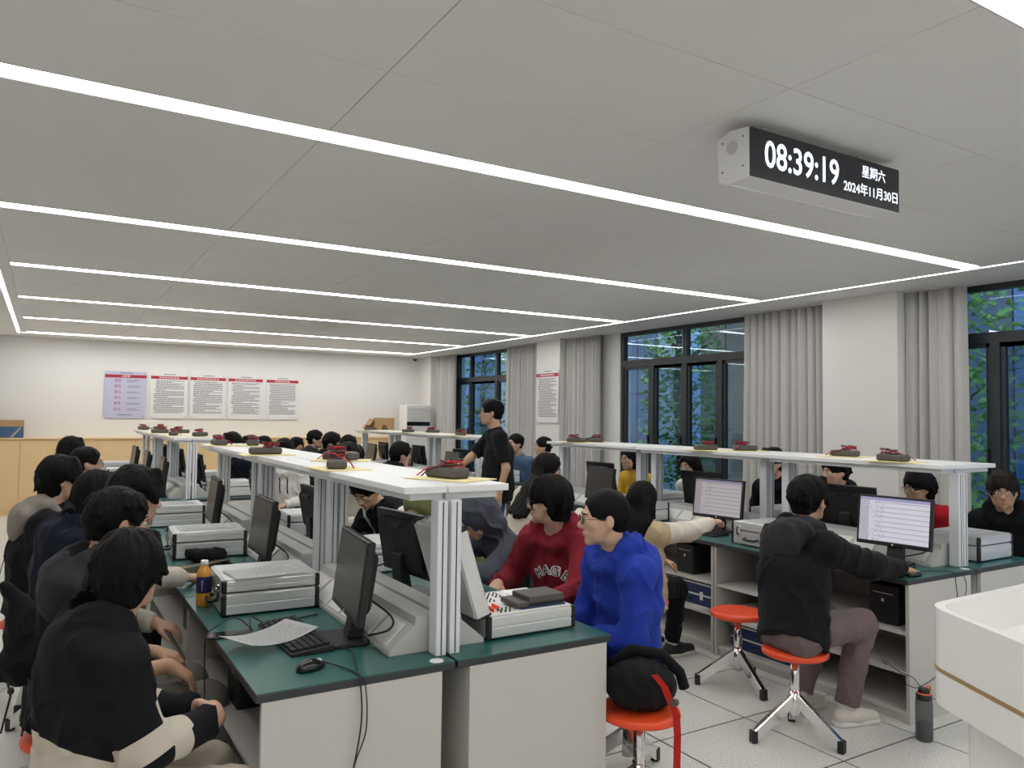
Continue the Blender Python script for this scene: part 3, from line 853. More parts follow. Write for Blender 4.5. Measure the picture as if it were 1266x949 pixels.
_nt = M_lens.node_tree; _nt.nodes.clear(); _o = _nt.nodes.new('ShaderNodeOutputMaterial'); _mx = _nt.nodes.new('ShaderNodeMixShader'); _t = _nt.nodes.new('ShaderNodeBsdfTransparent'); _g = _nt.nodes.new('ShaderNodeBsdfGlossy')
_t.inputs[0].default_value = (.95, .96, .97, 1); _g.inputs['Roughness'].default_value = .02
_nt.links.new(facing_fac(_nt), _mx.inputs[0]); _nt.links.new(_t.outputs[0], _mx.inputs[1]); _nt.links.new(_g.outputs[0], _mx.inputs[2]); _nt.links.new(_mx.outputs[0], _o.inputs[0])
M_sole = mat('white_sole', (.72, .70, .66), .5); M_shoe_b = mat('black_shoe', (.015, .015, .018), .6); M_shoe_w = mat('off_white_shoe', (.66, .63, .57), .6)
M_sock = mat('white_sock', (.70, .69, .66), .9)
def cloth(name, c, rough=.85, bump=.25, bscale=220):
    m = mat('cloth_' + name, c, rough, noise=.07, nscale=35, bump=bump, bscale=bscale, sheen=.03, spec=.18)
    m['base'] = c; return m

def two_tone(ma, mb):
    key = 'two_' + ma.name + '_' + mb.name
    if key in MATS: return MATS[key]
    ca = ma['base']; cb = mb['base']
    m = bpy.data.materials.new(key); m.use_nodes = True; nt = m.node_tree; b = nt.nodes['Principled BSDF']
    at = nt.nodes.new('ShaderNodeAttribute'); at.attribute_name = 'pattern'
    gt = nt.nodes.new('ShaderNodeMath'); gt.operation = 'GREATER_THAN'; gt.inputs[1].default_value = 0.0
    mx = nt.nodes.new('ShaderNodeMix'); mx.data_type = 'RGBA'
    mx.inputs[6].default_value = (*ca, 1); mx.inputs[7].default_value = (*cb, 1)
    nt.links.new(at.outputs['Fac'], gt.inputs[0]); nt.links.new(gt.outputs[0], mx.inputs[0]); nt.links.new(mx.outputs[2], b.inputs['Base Color'])
    b.inputs['Roughness'].default_value = .8; b.inputs['Specular IOR Level'].default_value = .2
    MATS[key] = m
    return m
def to_obj_head(me_name, mb, m, parent, H, R):
    M = Matrix([[*R[0], H[0]], [*R[1], H[1]], [*R[2], H[2]], [0, 0, 0, 1]])
    bmesh.ops.transform(mb.bm, matrix=M, verts=mb.bm.verts)
    return mb.build(me_name, m, parent)

def person(label, head, yaw, hyaw=None, hpitch=0.0, hroll=0.0, hip=None, seat=.45, top=('hoodie', None), top_mat=None, top_mat2=None, rule=None,
           pants=None, shoes='b', hair='short', hair_m=None, skin=0, glasses=None, hands='lap', q=1, stand=False, lean_dir=None, feet=None, hood=None,
           sleeve=1.0, fat=1.0, group='students', legs=True, hem=.08, hood_mat=None, hair_k=0.0, leg_yaw=None):
    """q: 0 near, 1 middle, 2 far.  yaw/hyaw in degrees from +X."""
    yw = math.radians(yaw); hy = math.radians(hyaw if hyaw is not None else yaw)
    hp = math.radians(hpitch); hr = math.radians(hroll)
    fw = V3(math.cos(yw), math.sin(yw), 0); rt = V3(fw[1], -fw[0], 0); up = V3(0, 0, 1)
    Hw = V3(*head)
    if stand: zp = .96
    else: zp = seat + .095
    ld = fw if lean_dir is None else V3(math.cos(math.radians(lean_dir)), math.sin(math.radians(lean_dir)), 0)
    if hip is None:
        dz = Hw[2] - zp; L = .66
        off = math.sqrt(max(L * L - dz * dz, 0.0004)) if dz < L else .03
        off = max(off, .05)
        hipw = Hw - ld * off; hipw[2] = zp
    else: hipw = V3(hip[0], hip[1], zp)
    root = V3(hipw[0], hipw[1], 0)
    P = hipw - root; H = Hw - root
    S = np.linalg.norm(H - P) / .66          # body scale
    S = min(max(S, .9), 1.15)
    hs = 1.0 * (0.5 + 0.5 * S)
    HR = rot_axes(hy, hp, hr)
    hT = lambda x, y, z: H + HR @ (V3(x, y, z) * hs)
    sp = unitv(H - P)
    nb = hT(0, -.035, -.115)                  # top of neck
    N = P + (H - P) * .735 - fw * .028          # neck base
    bend = unitv(np.cross(sp, rt)) if abs(sp @ fw) < .9 else up
    C = P + (N - P) * .55 - fw * .030 * S; B = P + (N - P) * .22 - fw * .012
    sdir = unitv(N - C)
    sh = [N - sdir * .060 * S + rt * .165 * S * k + fw * .008 for k in (-1, 1)]
    hj = [P + rt * .085 * S * k for k in (-1, 1)]
    # hands
    hm = hands
    wr, pal, fdir, curl = [None, None], [None, None], [None, None], [.6, .6]
    for i, k in enumerate((-1, 1)):
        hk = hm[i] if isinstance(hm, (list, tuple)) else hm
        if hk == 'lap': wr[i] = P + fw * .30 + rt * k * .10 + up * .10; fdir[i] = fw * .8 - rt * k * .35 - up * .25; pal[i] = -up
        elif hk == 'clasp': wr[i] = P + fw * .315 + rt * k * .065 + up * .13; fdir[i] = fw * .55 - rt * k * .75; pal[i] = -up * .4 - fw * .3 - rt * k * .5; curl[i] = .75
        elif hk == 'side': wr[i] = sh[i] - up * .52 * S + rt * k * .06 + fw * .02; fdir[i] = -up + fw * .1; pal[i] = -rt * k; curl[i] = .35
        elif hk == 'chin': wr[i] = hT(.02 * k, .075, -.20); fdir[i] = up * .9 + HR[:, 1] * -.1; pal[i] = -HR[:, 1] + up * .2; curl[i] = .95
        elif hk == 'pocket': wr[i] = P + rt * k * .17 + up * .08 + fw * .05; fdir[i] = -up * .8 + fw * .5 - rt * k * .2; pal[i] = -rt * k; curl[i] = .4
        else:
            w_, f_, p_, c_ = hk
            wr[i] = V3(*w_) - root; fdir[i] = V3(*f_); pal[i] = V3(*p_); curl[i] = c_
    el_ = []
    for i, k in enumerate((-1, 1)):
        e, w = ik(sh[i], wr[i], .285 * S, .255 * S, -fw * .55 + rt * k * .55 - up * .6)
        el_.append(e); wr[i] = w
    # feet
    ank, kn = [None, None], [None, None]
    lw, lr = fw, rt                      # the legs turn aside where a bench stands in their way
    if not stand and feet is None:
        sgn = (-1 if math.cos(yw) < 0 else 1) * (-1 if fw[1] < -.2 else 1)
        for st in range(0, 90, 10):
            a_ = yw + sgn * math.radians(st) if leg_yaw is None else math.radians(leg_yaw); lw = V3(math.cos(a_), math.sin(a_), 0); lr = V3(lw[1], -lw[0], 0)
            tips = [hipw + lw * .50 * S + lr * k * .13 for k in (-1, 1)]
            if not any(x0 - .02 < p[0] < x1 + .02 and y0_ < p[1] < y1_ for p in tips for x0, x1, y0_, y1_ in ((.565, 1.905, 2.38, 6.58), (.565, 1.905, 7.97, 12.17), (3.93, 5.27, 2.42, 6.62), (3.93, 5.27, 8.25, 12.45))): break
    for i, k in enumerate((-1, 1)):
        if stand: a = hj[i] + fw * .02; a[2] = .085; pole = fw
        elif feet is not None: a = V3(*feet[i]) - root; a[2] = max(a[2], .085); pole = fw * .6 + up
        else: a = P + lr * .115 * S * k + lw * (.36 * S - .04 * i); a[2] = .085; pole = lw * .6 + up
        kk, aa = ik(hj[i], a, .435 * S, .42 * S, pole)
        kn[i] = kk; ank[i] = aa
    h_pants = (.010, .016, .022)[q]; h_body = (.0058, .009, .012)[q]; h_top = (.008, .0115, .0155)[q]; h_hair = (.0055, .008, .011)[q]
    # ---------------- body (one skin surface)
    b = []
    e3 = lambda x, y, z, rx, ry, rz, k=.02, op='u': el(hT(x, y, z), V3(rx, ry, rz) * hs, HR, k, op)
    r2 = lambda a, c, ra, rb, k=.012, op='u': rc(hT(*a), hT(*c), ra * hs, rb * hs, k, op)
    b += [e3(0, -.012, .032, .073, .092, .084), e3(0, .026, -.025, .060, .064, .086, .03),
          r2((0, .030, -.060), (0, .066, -.096), .044, .021, .02)]
    for k in (-1, 1):
        b += [r2((.052 * k, .004, -.030), (.040 * k, .030, -.078), .024, .020, .02), e3(.040 * k, .056, -.022, .024, .020, .018, .02)]
    b += [r2((-.030, .078, .020), (.030, .078, .020), .013, .013, .014),
          r2((0, .082, .012), (0, .106, -.028), .008, .0125, .010), r2((-.012, .094, -.033), (.012, .094, -.033), .0095, .0095, .008),
          r2((-.017, .080, -.061), (.017, .080, -.061), .0115, .0115, .008), r2((-.014, .079, -.071), (.014, .079, -.071), .0105, .0105, .006)]
    for k in (-1, 1):
        b += [e3(.031 * k, .098, .000, .017, .014, .0115, .010, 's')]
        b += [e3(.078 * k, -.012, -.008, .0115, .019, .030, .006), e3(.092 * k, -.006, -.004, .006, .011, .018, .004, 's')]
    b += [rc(nb + HR[:, 2] * .03, N - sdir * .02, .050 * S, .056 * S, .03)]
    b += [rc(N, C, .06, .075, .04), rc(C, B, .075, .08, .04), rc(sh[0], sh[1], .045, .045, .04)]
    for i, k in enumerate((-1, 1)):
        b += [rc(sh[i], el_[i], .040 * S, .038 * S, .03), rc(el_[i], wr[i], .038 * S, .0255 * S, .02)]
        b += hand_prims(wr[i], fdir[i], pal[i], k, curl[i], s=S if S < 1.05 else 1.05)
    F = sdf(b, h_body)
    pts, qd = field_mesh(F)
    me = np_mesh('person', pts, qd, [SKIN[skin]])
    body = link('person', me, None, tuple(root))
    tag(body, label, 'person', group)
    # ---------------- face details
    for k in (-1, 1):
        ey = MB().ball((.031 * k, .0795, -.001), (.0145, .0105, .0085), seg=10)
        eo = to_obj_head('eye', ey, M_eye, body, H, HR * hs)
        to_obj_head('iris', MB().ball((.031 * k, .0875, -.001), (.0054, .0032, .0054), seg=8), M_iris, eo, H, HR * hs)
        to_obj_head('eyebrow', MB().tube([(.014 * k, .0935, .0205), (.030 * k, .0905, .0255), (.046 * k, .077, .0215)], [.0035, .0042, .0022], 6), M_hair, body, H, HR * hs)
    if q < 2:
        lp = MB().tube([(-.023, .082, -.0655), (-.008, .0935, -.0625), (0, .0935, -.0635), (.008, .0935, -.0625), (.023, .082, -.0655)], [.002, .0042, .0040, .0042, .002], 6)
        lp.tube([(-.020, .082, -.0665), (0, .0918, -.0710), (.020, .082, -.0665)], [.002, .0052, .002], 6)
        to_obj_head('lips', lp, M_lip, body, H, HR * hs)
    # ---------------- hair
    if hair:
        hm_ = hair_m or M_hair; t = {'buzz': .010, 'short': .019, 'mop': .027, 'crop': .015, 'long': .021, 'bun': .016, 'bald': .006}[hair] + hair_k
        g = [e3(0, -.014, .034, .073 + t, .092 + t, .084 + t * 1.05, 0)]
        nape = {'buzz': -.06, 'short': -.075, 'mop': -.095, 'crop': -.065, 'long': -.09, 'bun': -.08, 'bald': -.05}[hair]
        g += [r2((0, -.055, -.01), (0, -.060, nape + .03), .060 + t * .6, .040 + t * .7, .03)]
        fr = {'buzz': .082, 'short': .062, 'mop': .050, 'crop': .074, 'long': .066, 'bun': .07, 'bald': .085}[hair]
        if hair in ('mop', 'short'):
            for k in range(7):
                a = -1.2 + k * .4
                g.append(r2((.055 * math.sin(a) , .03 + .03 * math.cos(a), .112), (.076 * math.sin(a), .016 + .074 * math.cos(a), fr + .004 * (k % 3)), .018, .010, .012))
        if hair in ('mop', 'short', 'crop'):
            rn = random.Random(len(label) * 7 + 1); sc_ = {'mop': 1.0, 'short': .7, 'crop': .45}[hair]
            for k in range(26):
                a = rn.uniform(.55, 2 * math.pi - .55) ; z0_ = rn.uniform(.02, .10); ln = rn.uniform(.05, .10) * sc_
                rr_ = math.sqrt(max(.05, 1 - ((z0_ - .032) / .10) ** 2))
                p0_ = (.078 * math.sin(a) * rr_, -.014 + .097 * math.cos(a) * rr_, z0_)
                p1_ = ((.088 + .012 * sc_) * math.sin(a + rn.uniform(-.2, .2)), -.016 + (.106 + .012 * sc_) * math.cos(a), max(z0_ - ln, nape + .012))
                g.append(r2(p0_, p1_, .018, .006, .010))
        if hair == 'long':
            for kk in (-1, -.5, 0, .5, 1):
                a0 = hT(.060 * kk, -.055, -.02); a1 = N + rt * .080 * kk - fw * (.085 - .03 * abs(kk)) + sdir * .01; a2 = C + rt * .085 * kk - fw * (.150 - .01 * abs(kk)) + sdir * (.02 + .015 * (kk * 7 % 3))
                g += [rc(a0, a1, .046, .044, .03), rc(a1, a2, .044, .022, .03)]
            for kk in (-1, 1):
                g += [r2((.070 * kk, -.005, .03), (.076 * kk, .0, -.10), .026, .020, .02)]
        if hair == 'bun': g.append(e3(0, -.115, .05, .035, .035, .035, .015))
        # face opening, ears and underside
        g += [e3(0, .140, fr - .150, .082, .125, .150, .010, 's')]
        if hair != 'long':
            for k in (-1, 1): g += [e3(.09 * k, .030 if hair == 'buzz' else .022, -.060, .045, .042, .062, .010, 's')]
        def strands(Pp):
            v = (Pp - H.astype(np.float32)) @ HR.astype(np.float32)
            az = np.arctan2(v[:, 0], -(v[:, 1] + .02)); rad = np.sqrt(v[:, 0] ** 2 + (v[:, 1] + .02) ** 2)
            pp = np.stack([az * 9, rad * 18, v[:, 2] * 9], -1) + 20
            n = vnoise(pp) - .5; n2 = vnoise(np.stack([az * 24, rad * 20, v[:, 2] * 14], -1) + 40) - .5
            return ((.013 if hair in ('mop', 'long', 'short') else .004) * n + (.007 if hair != 'buzz' else .0015) * n2).astype(np.float32)
        Fh = sdf(g, h_hair, [] if hair == 'long' else [(hT(0, -.05, nape), -HR[:, 2])], strands)
        p_, q_ = field_mesh(Fh)
        if len(q_): link('hair', np_mesh('hair', p_, q_, [hm_]), body)
    # ---------------- top
    kind = top[0]; infl = {'hoodie': .014, 'jacket': .020, 'sweater': .010, 'tee': .004, 'puffer': .030}[kind]
    g = []
    T_ = S
    g += [fc(P - sdir * min(hem, .10), B, (.124 + infl * .9) * fat * T_, (.106 + infl) * fat * T_, rt, 1.32, .04),
          fc(B, C, (.106 + infl) * fat * T_, (.110 + infl) * fat * T_, rt, 1.34, .05),
          fc(C, N - sdir * .07, (.110 + infl) * T_, (.078 + infl) * T_, rt, 1.42, .05),
          rc(sh[0] + up * .004, sh[1] + up * .004, (.058 + infl * .7) * T_, (.058 + infl * .7) * T_, .05),
          rc(N - sdir * .05, N + sdir * (.012 if kind != 'tee' else .0), (.080 + infl * .5) * T_, (.064 + infl * .3) * T_, .04)]
    arms = []
    for i, k in enumerate((-1, 1)):
        d2 = unitv(wr[i] - el_[i])
        if sleeve >= 1:
            cut = [(wr[i] - d2 * .004, d2)]
            arms += [rc(sh[i], el_[i], (.054 + infl) * T_, (.046 + infl) * T_, .045),
                     rc(el_[i], wr[i], (.046 + infl) * T_, (.032 + infl * .75) * T_, .03, 'u', cut)]
        elif sleeve >= .6:       # pushed up to mid forearm
            m = el_[i] + (wr[i] - el_[i]) * .35
            arms += [rc(sh[i], el_[i], (.054 + infl) * T_, (.048 + infl) * T_, .045), rc(el_[i], m, (.048 + infl) * T_, (.046 + infl) * T_, .03, 'u', [(m, d2)])]
        else:
            d1 = unitv(el_[i] - sh[i]); m = sh[i] + (el_[i] - sh[i]) * .82
            arms += [rc(sh[i], el_[i], (.062 + infl) * T_, (.060 + infl) * T_, .04, 'u', [(m, d1)])]
    g += arms
    if kind in ('hoodie', 'jacket', 'puffer') and hood != 'none':
        ring = []
        for k in range(13):
            a = math.pi * (-.42 + 1.84 * k / 12)
            c_, s_ = math.cos(a), math.sin(a)
            ring.append((N + rt * .104 * T_ * c_ - fw * (.086 * s_ - .014) * T_ + sdir * (.036 + .030 * s_ if s_ > 0 else .036 + .105 * s_), .033 + .014 * max(s_, -.6)))
        hd = [rc(a, c, ra, rb, .022) for (a, ra), (c, rb) in zip(ring, ring[1:])]
        if hood == 'up':
            hd = [e3(0, -.025, .020, .108, .122, .128, .02), rc(hT(0, -.05, -.09), N - fw * .02, .075, .085, .04), e3(0, .155, -.035, .070, .115, .105, .012, 's')]
        else:
            Rh = np.stack([rt, -fw, sdir], 1)
            hd += [el(N - fw * .088 * T_ - sdir * .022, V3(.178, .062, .070) * T_, Rh, .06), el(N - fw * .118 * T_ - sdir * .090, V3(.130, .050, .105) * T_, Rh, .06)]
            hd += [el(N - fw * .078 * T_ + sdir * .085, V3(.070, .050, .062) * T_, Rh, .015, 's')]
        hm2 = hood_mat
        if hm2 is None: g += hd
        else:
            Fd = sdf(hd, h_top, wr=folds(.006, seed=len(label))); p_, q_ = field_mesh(Fd); link('hood', np_mesh('hood', p_, q_, [hm2]), body)
    if kind == 'tee':
        g += [rc(N + rt * .05 + fw * .02, N - rt * .05 + fw * .02, .020, .020, .02), rc(N + rt * .05 - fw * .03 + sdir * .01, N - rt * .05 - fw * .03 + sdir * .01, .026, .026, .02)]
    hemp = P - sdir * (hem if not stand else hem + .07)
    if stand or hem > .1: g.insert(0, fc(P, hemp, (.112 + infl * .6) * fat * T_, (.116 + infl * .8) * fat * T_, rt, 1.30, .03))
    amp = {'hoodie': .0125, 'jacket': .0135, 'sweater': .008, 'tee': .008, 'puffer': .010}[kind] * (1 if q < 2 else .8)
    Ft = sdf(g, h_top, [(hemp, -sdir)] if (stand or hem < .3) else [], folds(amp, (12, 12, 9), seed=len(label)))
    p_, q_ = field_mesh(Ft)
    mats_ = [top_mat]; pat = None
    if top_mat2 is not None:
        da = np.min([prim_d(a[0], p_) for a in arms], 0)
        dt = np.min([prim_d(a[0], p_) for a in g[1:5]], 0)
        if rule == 'sleeves': pat = dt - da - .012
        else: pat = rule(p_, da, dt, dict(P=P, N=N, C=C, sh=sh, el=el_, wr=wr, fw=fw, rt=rt, sd=sdir))
        mats_ = [two_tone(top_mat, top_mat2)]
    topo = link({'hoodie': 'hoodie', 'jacket': 'jacket', 'sweater': 'sweater', 'tee': 'shirt', 'puffer': 'jacket'}[kind], np_mesh('top', p_, q_, mats_), body)
    if pat is not None:
        at_ = topo.data.attributes.new('pattern', 'FLOAT', 'POINT'); at_.data.foreach_set('value', pat.astype(np.float32))
    # ---------------- trousers, shoes
    if legs:
        g = [fc(P - rt * .03 - fw * .005, P + rt * .03 - fw * .005, .112 * S, .112 * S, rt, 1.15, .03), rc(hj[0] - fw * .03 - up * .02, hj[1] - fw * .03 - up * .02, .092 * S, .092 * S, .05)]
        for i in (0, 1):
            d2 = unitv(ank[i] - kn[i])
            g += [rc(hj[i], kn[i], .090 * S, .070 * S, .03), rc(kn[i], ank[i] + d2 * .0, .068 * S, .056 * S, .03, 'u', [(ank[i] - d2 * .02, d2)])]
        # nothing of the trousers inside the jacket
        g.append(fc(hemp - sdir * .06, B, (.124 + infl * .9) * fat * T_ + .016, (.106 + infl) * fat * T_ + .016, rt, 1.32, 0, 's', [(hemp + sdir * .006, -sdir)]))
        Fp = sdf(g, h_pants, [], folds(.010, (13, 13, 10), seed=len(label) + 3))
        p_, q_ = field_mesh(Fp)
        link('trousers', np_mesh('trousers', p_, q_, [pants]), body)
        for i, k in enumerate((-1, 1)):
            fd = unitv(lw + lr * k * .15); a = ank[i]; a0 = V3(a[0], a[1], 0)
            sm = {'b': M_shoe_b, 'w': M_shoe_w}[shoes]
            g = [rc(a + up * .0, a0 + up * .05, .040, .040, .02), rc(a0 - fd * .035 + up * .045, a0 + fd * .05 + up * .05, .038, .040, .02),
                 fc(a0 + fd * .05 + up * .045, a0 + fd * .165 + up * .036, .040, .030, np.cross(fd, up), 1.15, .03)]
            Fs = sdf(g, (.008, .013, .017)[q], [(V3(0, 0, .018), V3(0, 0, -1)), (a + up * .012, up)])
            p_, q_ = field_mesh(Fs); so = link('shoe', np_mesh('shoe', p_, q_, [sm]), body)
            gs = [fc(a0 - fd * .038 + up * .012, a0 + fd * .168 + up * .012, .040, .036, np.cross(fd, up), 1.12, 0)]
            Fs = sdf(gs, (.007, .012, .012)[q], [(V3(0, 0, .001), V3(0, 0, -1)), (V3(0, 0, .026), V3(0, 0, 1))])
            p_, q_ = field_mesh(Fs); link('sole', np_mesh('sole', p_, q_, [M_sole]), so)
            if q == 0:
                MB().cyl(tuple(a - up * .01), tuple(a + unitv(kn[i] - a) * .07), .040, .041, 14).build('sock', M_sock, body)
    # ---------------- glasses
    if glasses:
        gm = M_rim if glasses == 'black' else M_rim_s; rr = .0017 if glasses == 'black' else .0010
        if q == 2: rr *= 1.3
        fr_ = MB()
        for k in (-1, 1):
            pts = []
            for j in range(16):
                a = 2 * math.pi * j / 16; ca, sa = math.cos(a), math.sin(a)
                pts.append((.033 * k + .025 * math.copysign(abs(ca) ** .7, ca), .104 - .25 * abs(.033 * k + .025 * ca) ** 1.3 * 1.0, -.002 + .0185 * math.copysign(abs(sa) ** .7, sa)))
            fr_.tube(pts, rr, 5, closed=True)
            fr_.tube([(.058 * k, .098, .004), (.074 * k, .075, .006), (.083 * k, .0, .004), (.082 * k, -.022, -.008)], rr, 5)
        fr_.tube([(-.009, .104, .002), (0, .107, .004), (.009, .104, .002)], rr, 5)
        go = to_obj_head('glasses', fr_, gm, body, H, HR * hs)
        if q < 2:
            for k in (-1, 1):
                ln = MB().box(.033 * k - .022, .033 * k + .022, .0985, .0992, -.018, .014)
                to_obj_head('lens', ln, M_lens, go, H, HR * hs)
    info = dict(root=root, P=P, N=N, C=C, fw=fw, rt=rt, sd=sdir, top=topo, body=body, H=H, HR=HR, sh=sh, el=el_, wr=wr, stool=(root[0], root[1]))
    return info
BK = cloth('black', (.0065, .0070, .0090)); NV = cloth('navy', (.007, .0095, .020)); CH = cloth('charcoal', (.028, .029, .033)); GR = cloth('slate', (.075, .082, .105))
RD = cloth('maroon', (.22, .016, .028)); BL = cloth('royal_blue', (.018, .045, .36)); CR = cloth('cream', (.66, .62, .53)); TN = cloth('tan', (.50, .40, .25))
WH = cloth('white', (.72, .71, .68)); OL = cloth('olive', (.17, .18, .07)); YE = cloth('yellow', (.62, .36, .035)); DN = cloth('denim', (.09, .16, .27))
RE = cloth('bright_red', (.42, .012, .022)); LG = cloth('mid_grey', (.24, .235, .26)); KH = cloth('khaki', (.50, .44, .36)); JN = cloth('blue_jeans', (.05, .11, .30))
TP = cloth('taupe', (.17, .125, .125)); GT = cloth('grey_trousers', (.20, .19, .17)); BE = cloth('beige_cotton', (.58, .52, .44)); TB = cloth('hood_taupe', (.27, .24, .21))
STL = []
def seat_for(i, label, rz=0.3, mark=None): stool(label, i['stool'][0], i['stool'][1], rz, mark)

# ---- left side of the front left row
def p1rule(c, da, dt, J):
    z = (c - J['P']) @ J['sd']
    tor = np.minimum(da - dt, .115 - z - .25 * ((c - J['P']) @ J['fw']))
    out = tor
    for i in (0, 1):
        for a, b, lo, hi in ((J['sh'][i], J['el'][i], .66, .88), (J['el'][i], J['wr'][i], .14, .50)):
            d_ = b - a; L2 = d_ @ d_; t = ((c - a) @ d_) / L2
            tl = t + .35 * ((c - a) @ J['sd']) / math.sqrt(L2) * .6
            r = np.linalg.norm(c - a - np.clip(t, 0, 1)[:, None] * d_, axis=1)
            band = np.minimum(np.minimum(tl - lo, hi - tl) * math.sqrt(L2), np.minimum(dt - da + .004, .13 - r))
            out = np.maximum(out, band)
    return out
i = person('person in a black windbreaker with cream bands, nearest at the left, hands clasped', (.228, 2.55, 1.120), 8, 62, -4, 0, hair='mop', top=('jacket',), top_mat=BK, top_mat2=BE, rule=p1rule,
           pants=KH, hands='clasp', q=0, skin=0, hip=(.13, 2.50), glasses='wire', hem=.09, feet=((.50, 2.66, .09), (.51, 2.42, .09)))
seat_for(i, 'stool under the person in the black and cream windbreaker')
i = person('person with cropped hair in a charcoal hooded jacket, second from the front at the left', (.243, 3.2, 1.190), 10, 18, -6, 0, hair='crop', top=('puffer',), top_mat=BK, hood_mat=CH,
           pants=GT, hands=('lap', ((.42, 3.12, .665), (.75, -.1, -.55), (-.3, .1, -1), .5)), q=0, skin=1, glasses='wire', sleeve=.7, hip=(.12, 3.24), feet=((.46, 3.38, .09), (.47, 3.13, .09)))
seat_for(i, 'stool under the person in the charcoal hooded jacket')
bagx, bagy = i['stool'][0] - .14, i['stool'][1] - .12
i = person('person in a cream sweater reaching over the bench, mostly hidden behind cropped hair', (.350, 3.75, 1.225), 0, 20, -8, 0, hair='short', top=('sweater',), top_mat=CR, pants=BK, hands=('lap', ((.58, 4.02, .805), (.95, .1, -.1), (0, 0, -1), .45)), q=1, hip=(.15, 3.75))
seat_for(i, 'stool under the person in the cream sweater at the left')
i = person('person in a navy jacket seen from behind, between the cream sleeve and the khaki hood', (.238, 4.5, 1.16), 5, 50, -4, 0, hair='mop', top=('jacket',), top_mat=NV, pants=BK, q=1, hip=(.07, 4.48))
seat_for(i, 'stool under the person in the navy jacket at the left')
i = person('person with wire glasses in a black jacket with a taupe hood at the far left', (.09, 5.1, 1.205), -5, 12, 0, 0, hair='mop', top=('jacket',), top_mat=BK, hood_mat=TB, pants=BK, q=1, glasses='wire', hip=(-.02, 5.05))
seat_for(i, 'stool with a red rim showing under the person with the taupe hood')
i = person('person with black glasses and short cropped hair beyond the taupe hood', (.295, 6.9, 1.19), 0, 0, 0, 0, hair='crop', top=('jacket',), top_mat=CH, pants=BK, q=2, glasses='black')
seat_for(i, 'stool under the person with black glasses at the left')
i = person('person farthest back at the left, only dark hair showing', (.225, 8.3, 1.22), 0, 25, 0, 0, hair='mop', top=('jacket',), top_mat=BK, pants=BK, q=2)
seat_for(i, 'stool under the farthest person at the left')

# ---- window side of the front left row
i = person('person in a royal blue hoodie with black glasses looking left', (2.085, 2.66, 1.165), 172, 152, -2, 0, hair='buzz', top=('hoodie',), top_mat=BL, pants=BK, hands='clasp', q=0, skin=0, glasses='black', hip=(2.27, 2.71))
seat_for(i, 'stool under the person in the royal blue hoodie')
blue = i
i = person('person in a maroon hoodie with letters, face turned away', (2.225, 3.3, 1.165), 205, 128, 0, 0, hair='mop', top=('hoodie',), top_mat=RD, pants=BK, hands=(((1.98, 3.02, .74), (-.7, .4, -.2), (0, 0, -1), .6), ((2.02, 3.45, .74), (-.6, -.5, -.2), (0, 0, -1), .6)), q=0, skin=0, glasses='wire', hip=(2.40, 3.36), leg_yaw=122)
seat_for(i, 'stool under the person in the maroon hoodie')
red = i
i = person('person in a slate grey hoodie with the hood up, bent over the bench', (2.12, 3.86, 1.03), 185, 152, -34, 0, hair='buzz', top=('hoodie',), top_mat=GR, hood='up', pants=BK, hands=(((1.84, 3.72, .80), (-.8, .2, -.2), (0, 0, -1), .6), ((1.82, 4.02, .80), (-.8, -.2, -.2), (0, 0, -1), .6)), q=0, hip=(2.50, 3.95))
seat_for(i, 'stool under the person in the slate grey hood')
i = person('person in an olive hood slumped low over the bench', (2.03, 4.46, 1.015), 190, 215, -30, 0, hair='buzz', top=('hoodie',), top_mat=OL, hood='up', pants=BK, hands=(((1.80, 4.32, .80), (-.8, .2, -.1), (0, 0, -1), .6), ((1.78, 4.62, .80), (-.8, -.2, -.1), (0, 0, -1), .6)), q=1, hip=(2.46, 4.52))
seat_for(i, 'stool under the person in the olive hood')
def bcrule(c, da, dt, J):
    return np.minimum(da - dt, np.abs((c - J['P']) @ J['rt']) - .13)
i = person('person in a black jacket with white side panels writing behind the shelf posts', (1.90, 5.05, 1.08), 200, 215, -35, 0, hair='short', top=('jacket',), top_mat=BK, top_mat2=WH, rule=bcrule, pants=BK, hands=(((1.78, 4.85, .79), (-.8, .2, -.2), (0, 0, -1), .6), ((1.76, 5.12, .79), (-.8, -.2, -.2), (0, 0, -1), .6)), q=1, hip=(2.30, 5.12), leg_yaw=125)
seat_for(i, 'stool under the person in black with white side panels')
def gwrule(c, da, dt, J):
    return .94 - c[:, 2] + .05 * np.sin(c[:, 0] * 20)
i = person('person in a grey and cream colour block jacket half hidden under the raised shelf', (2.02, 5.8, 1.24), 215, 215, -10, 0, hair='short', top=('jacket',), top_mat=LG, top_mat2=CR, rule=gwrule, pants=BK, hands=(((1.86, 5.45, .80), (-.8, .1, -.2), (0, 0, -1), .6), ((1.75, 5.75, .80), (-.7, -.4, -.2), (0, 0, -1), .6)), q=1, hip=(2.25, 5.9), leg_yaw=112)
seat_for(i, 'stool under the person in the grey and cream jacket')
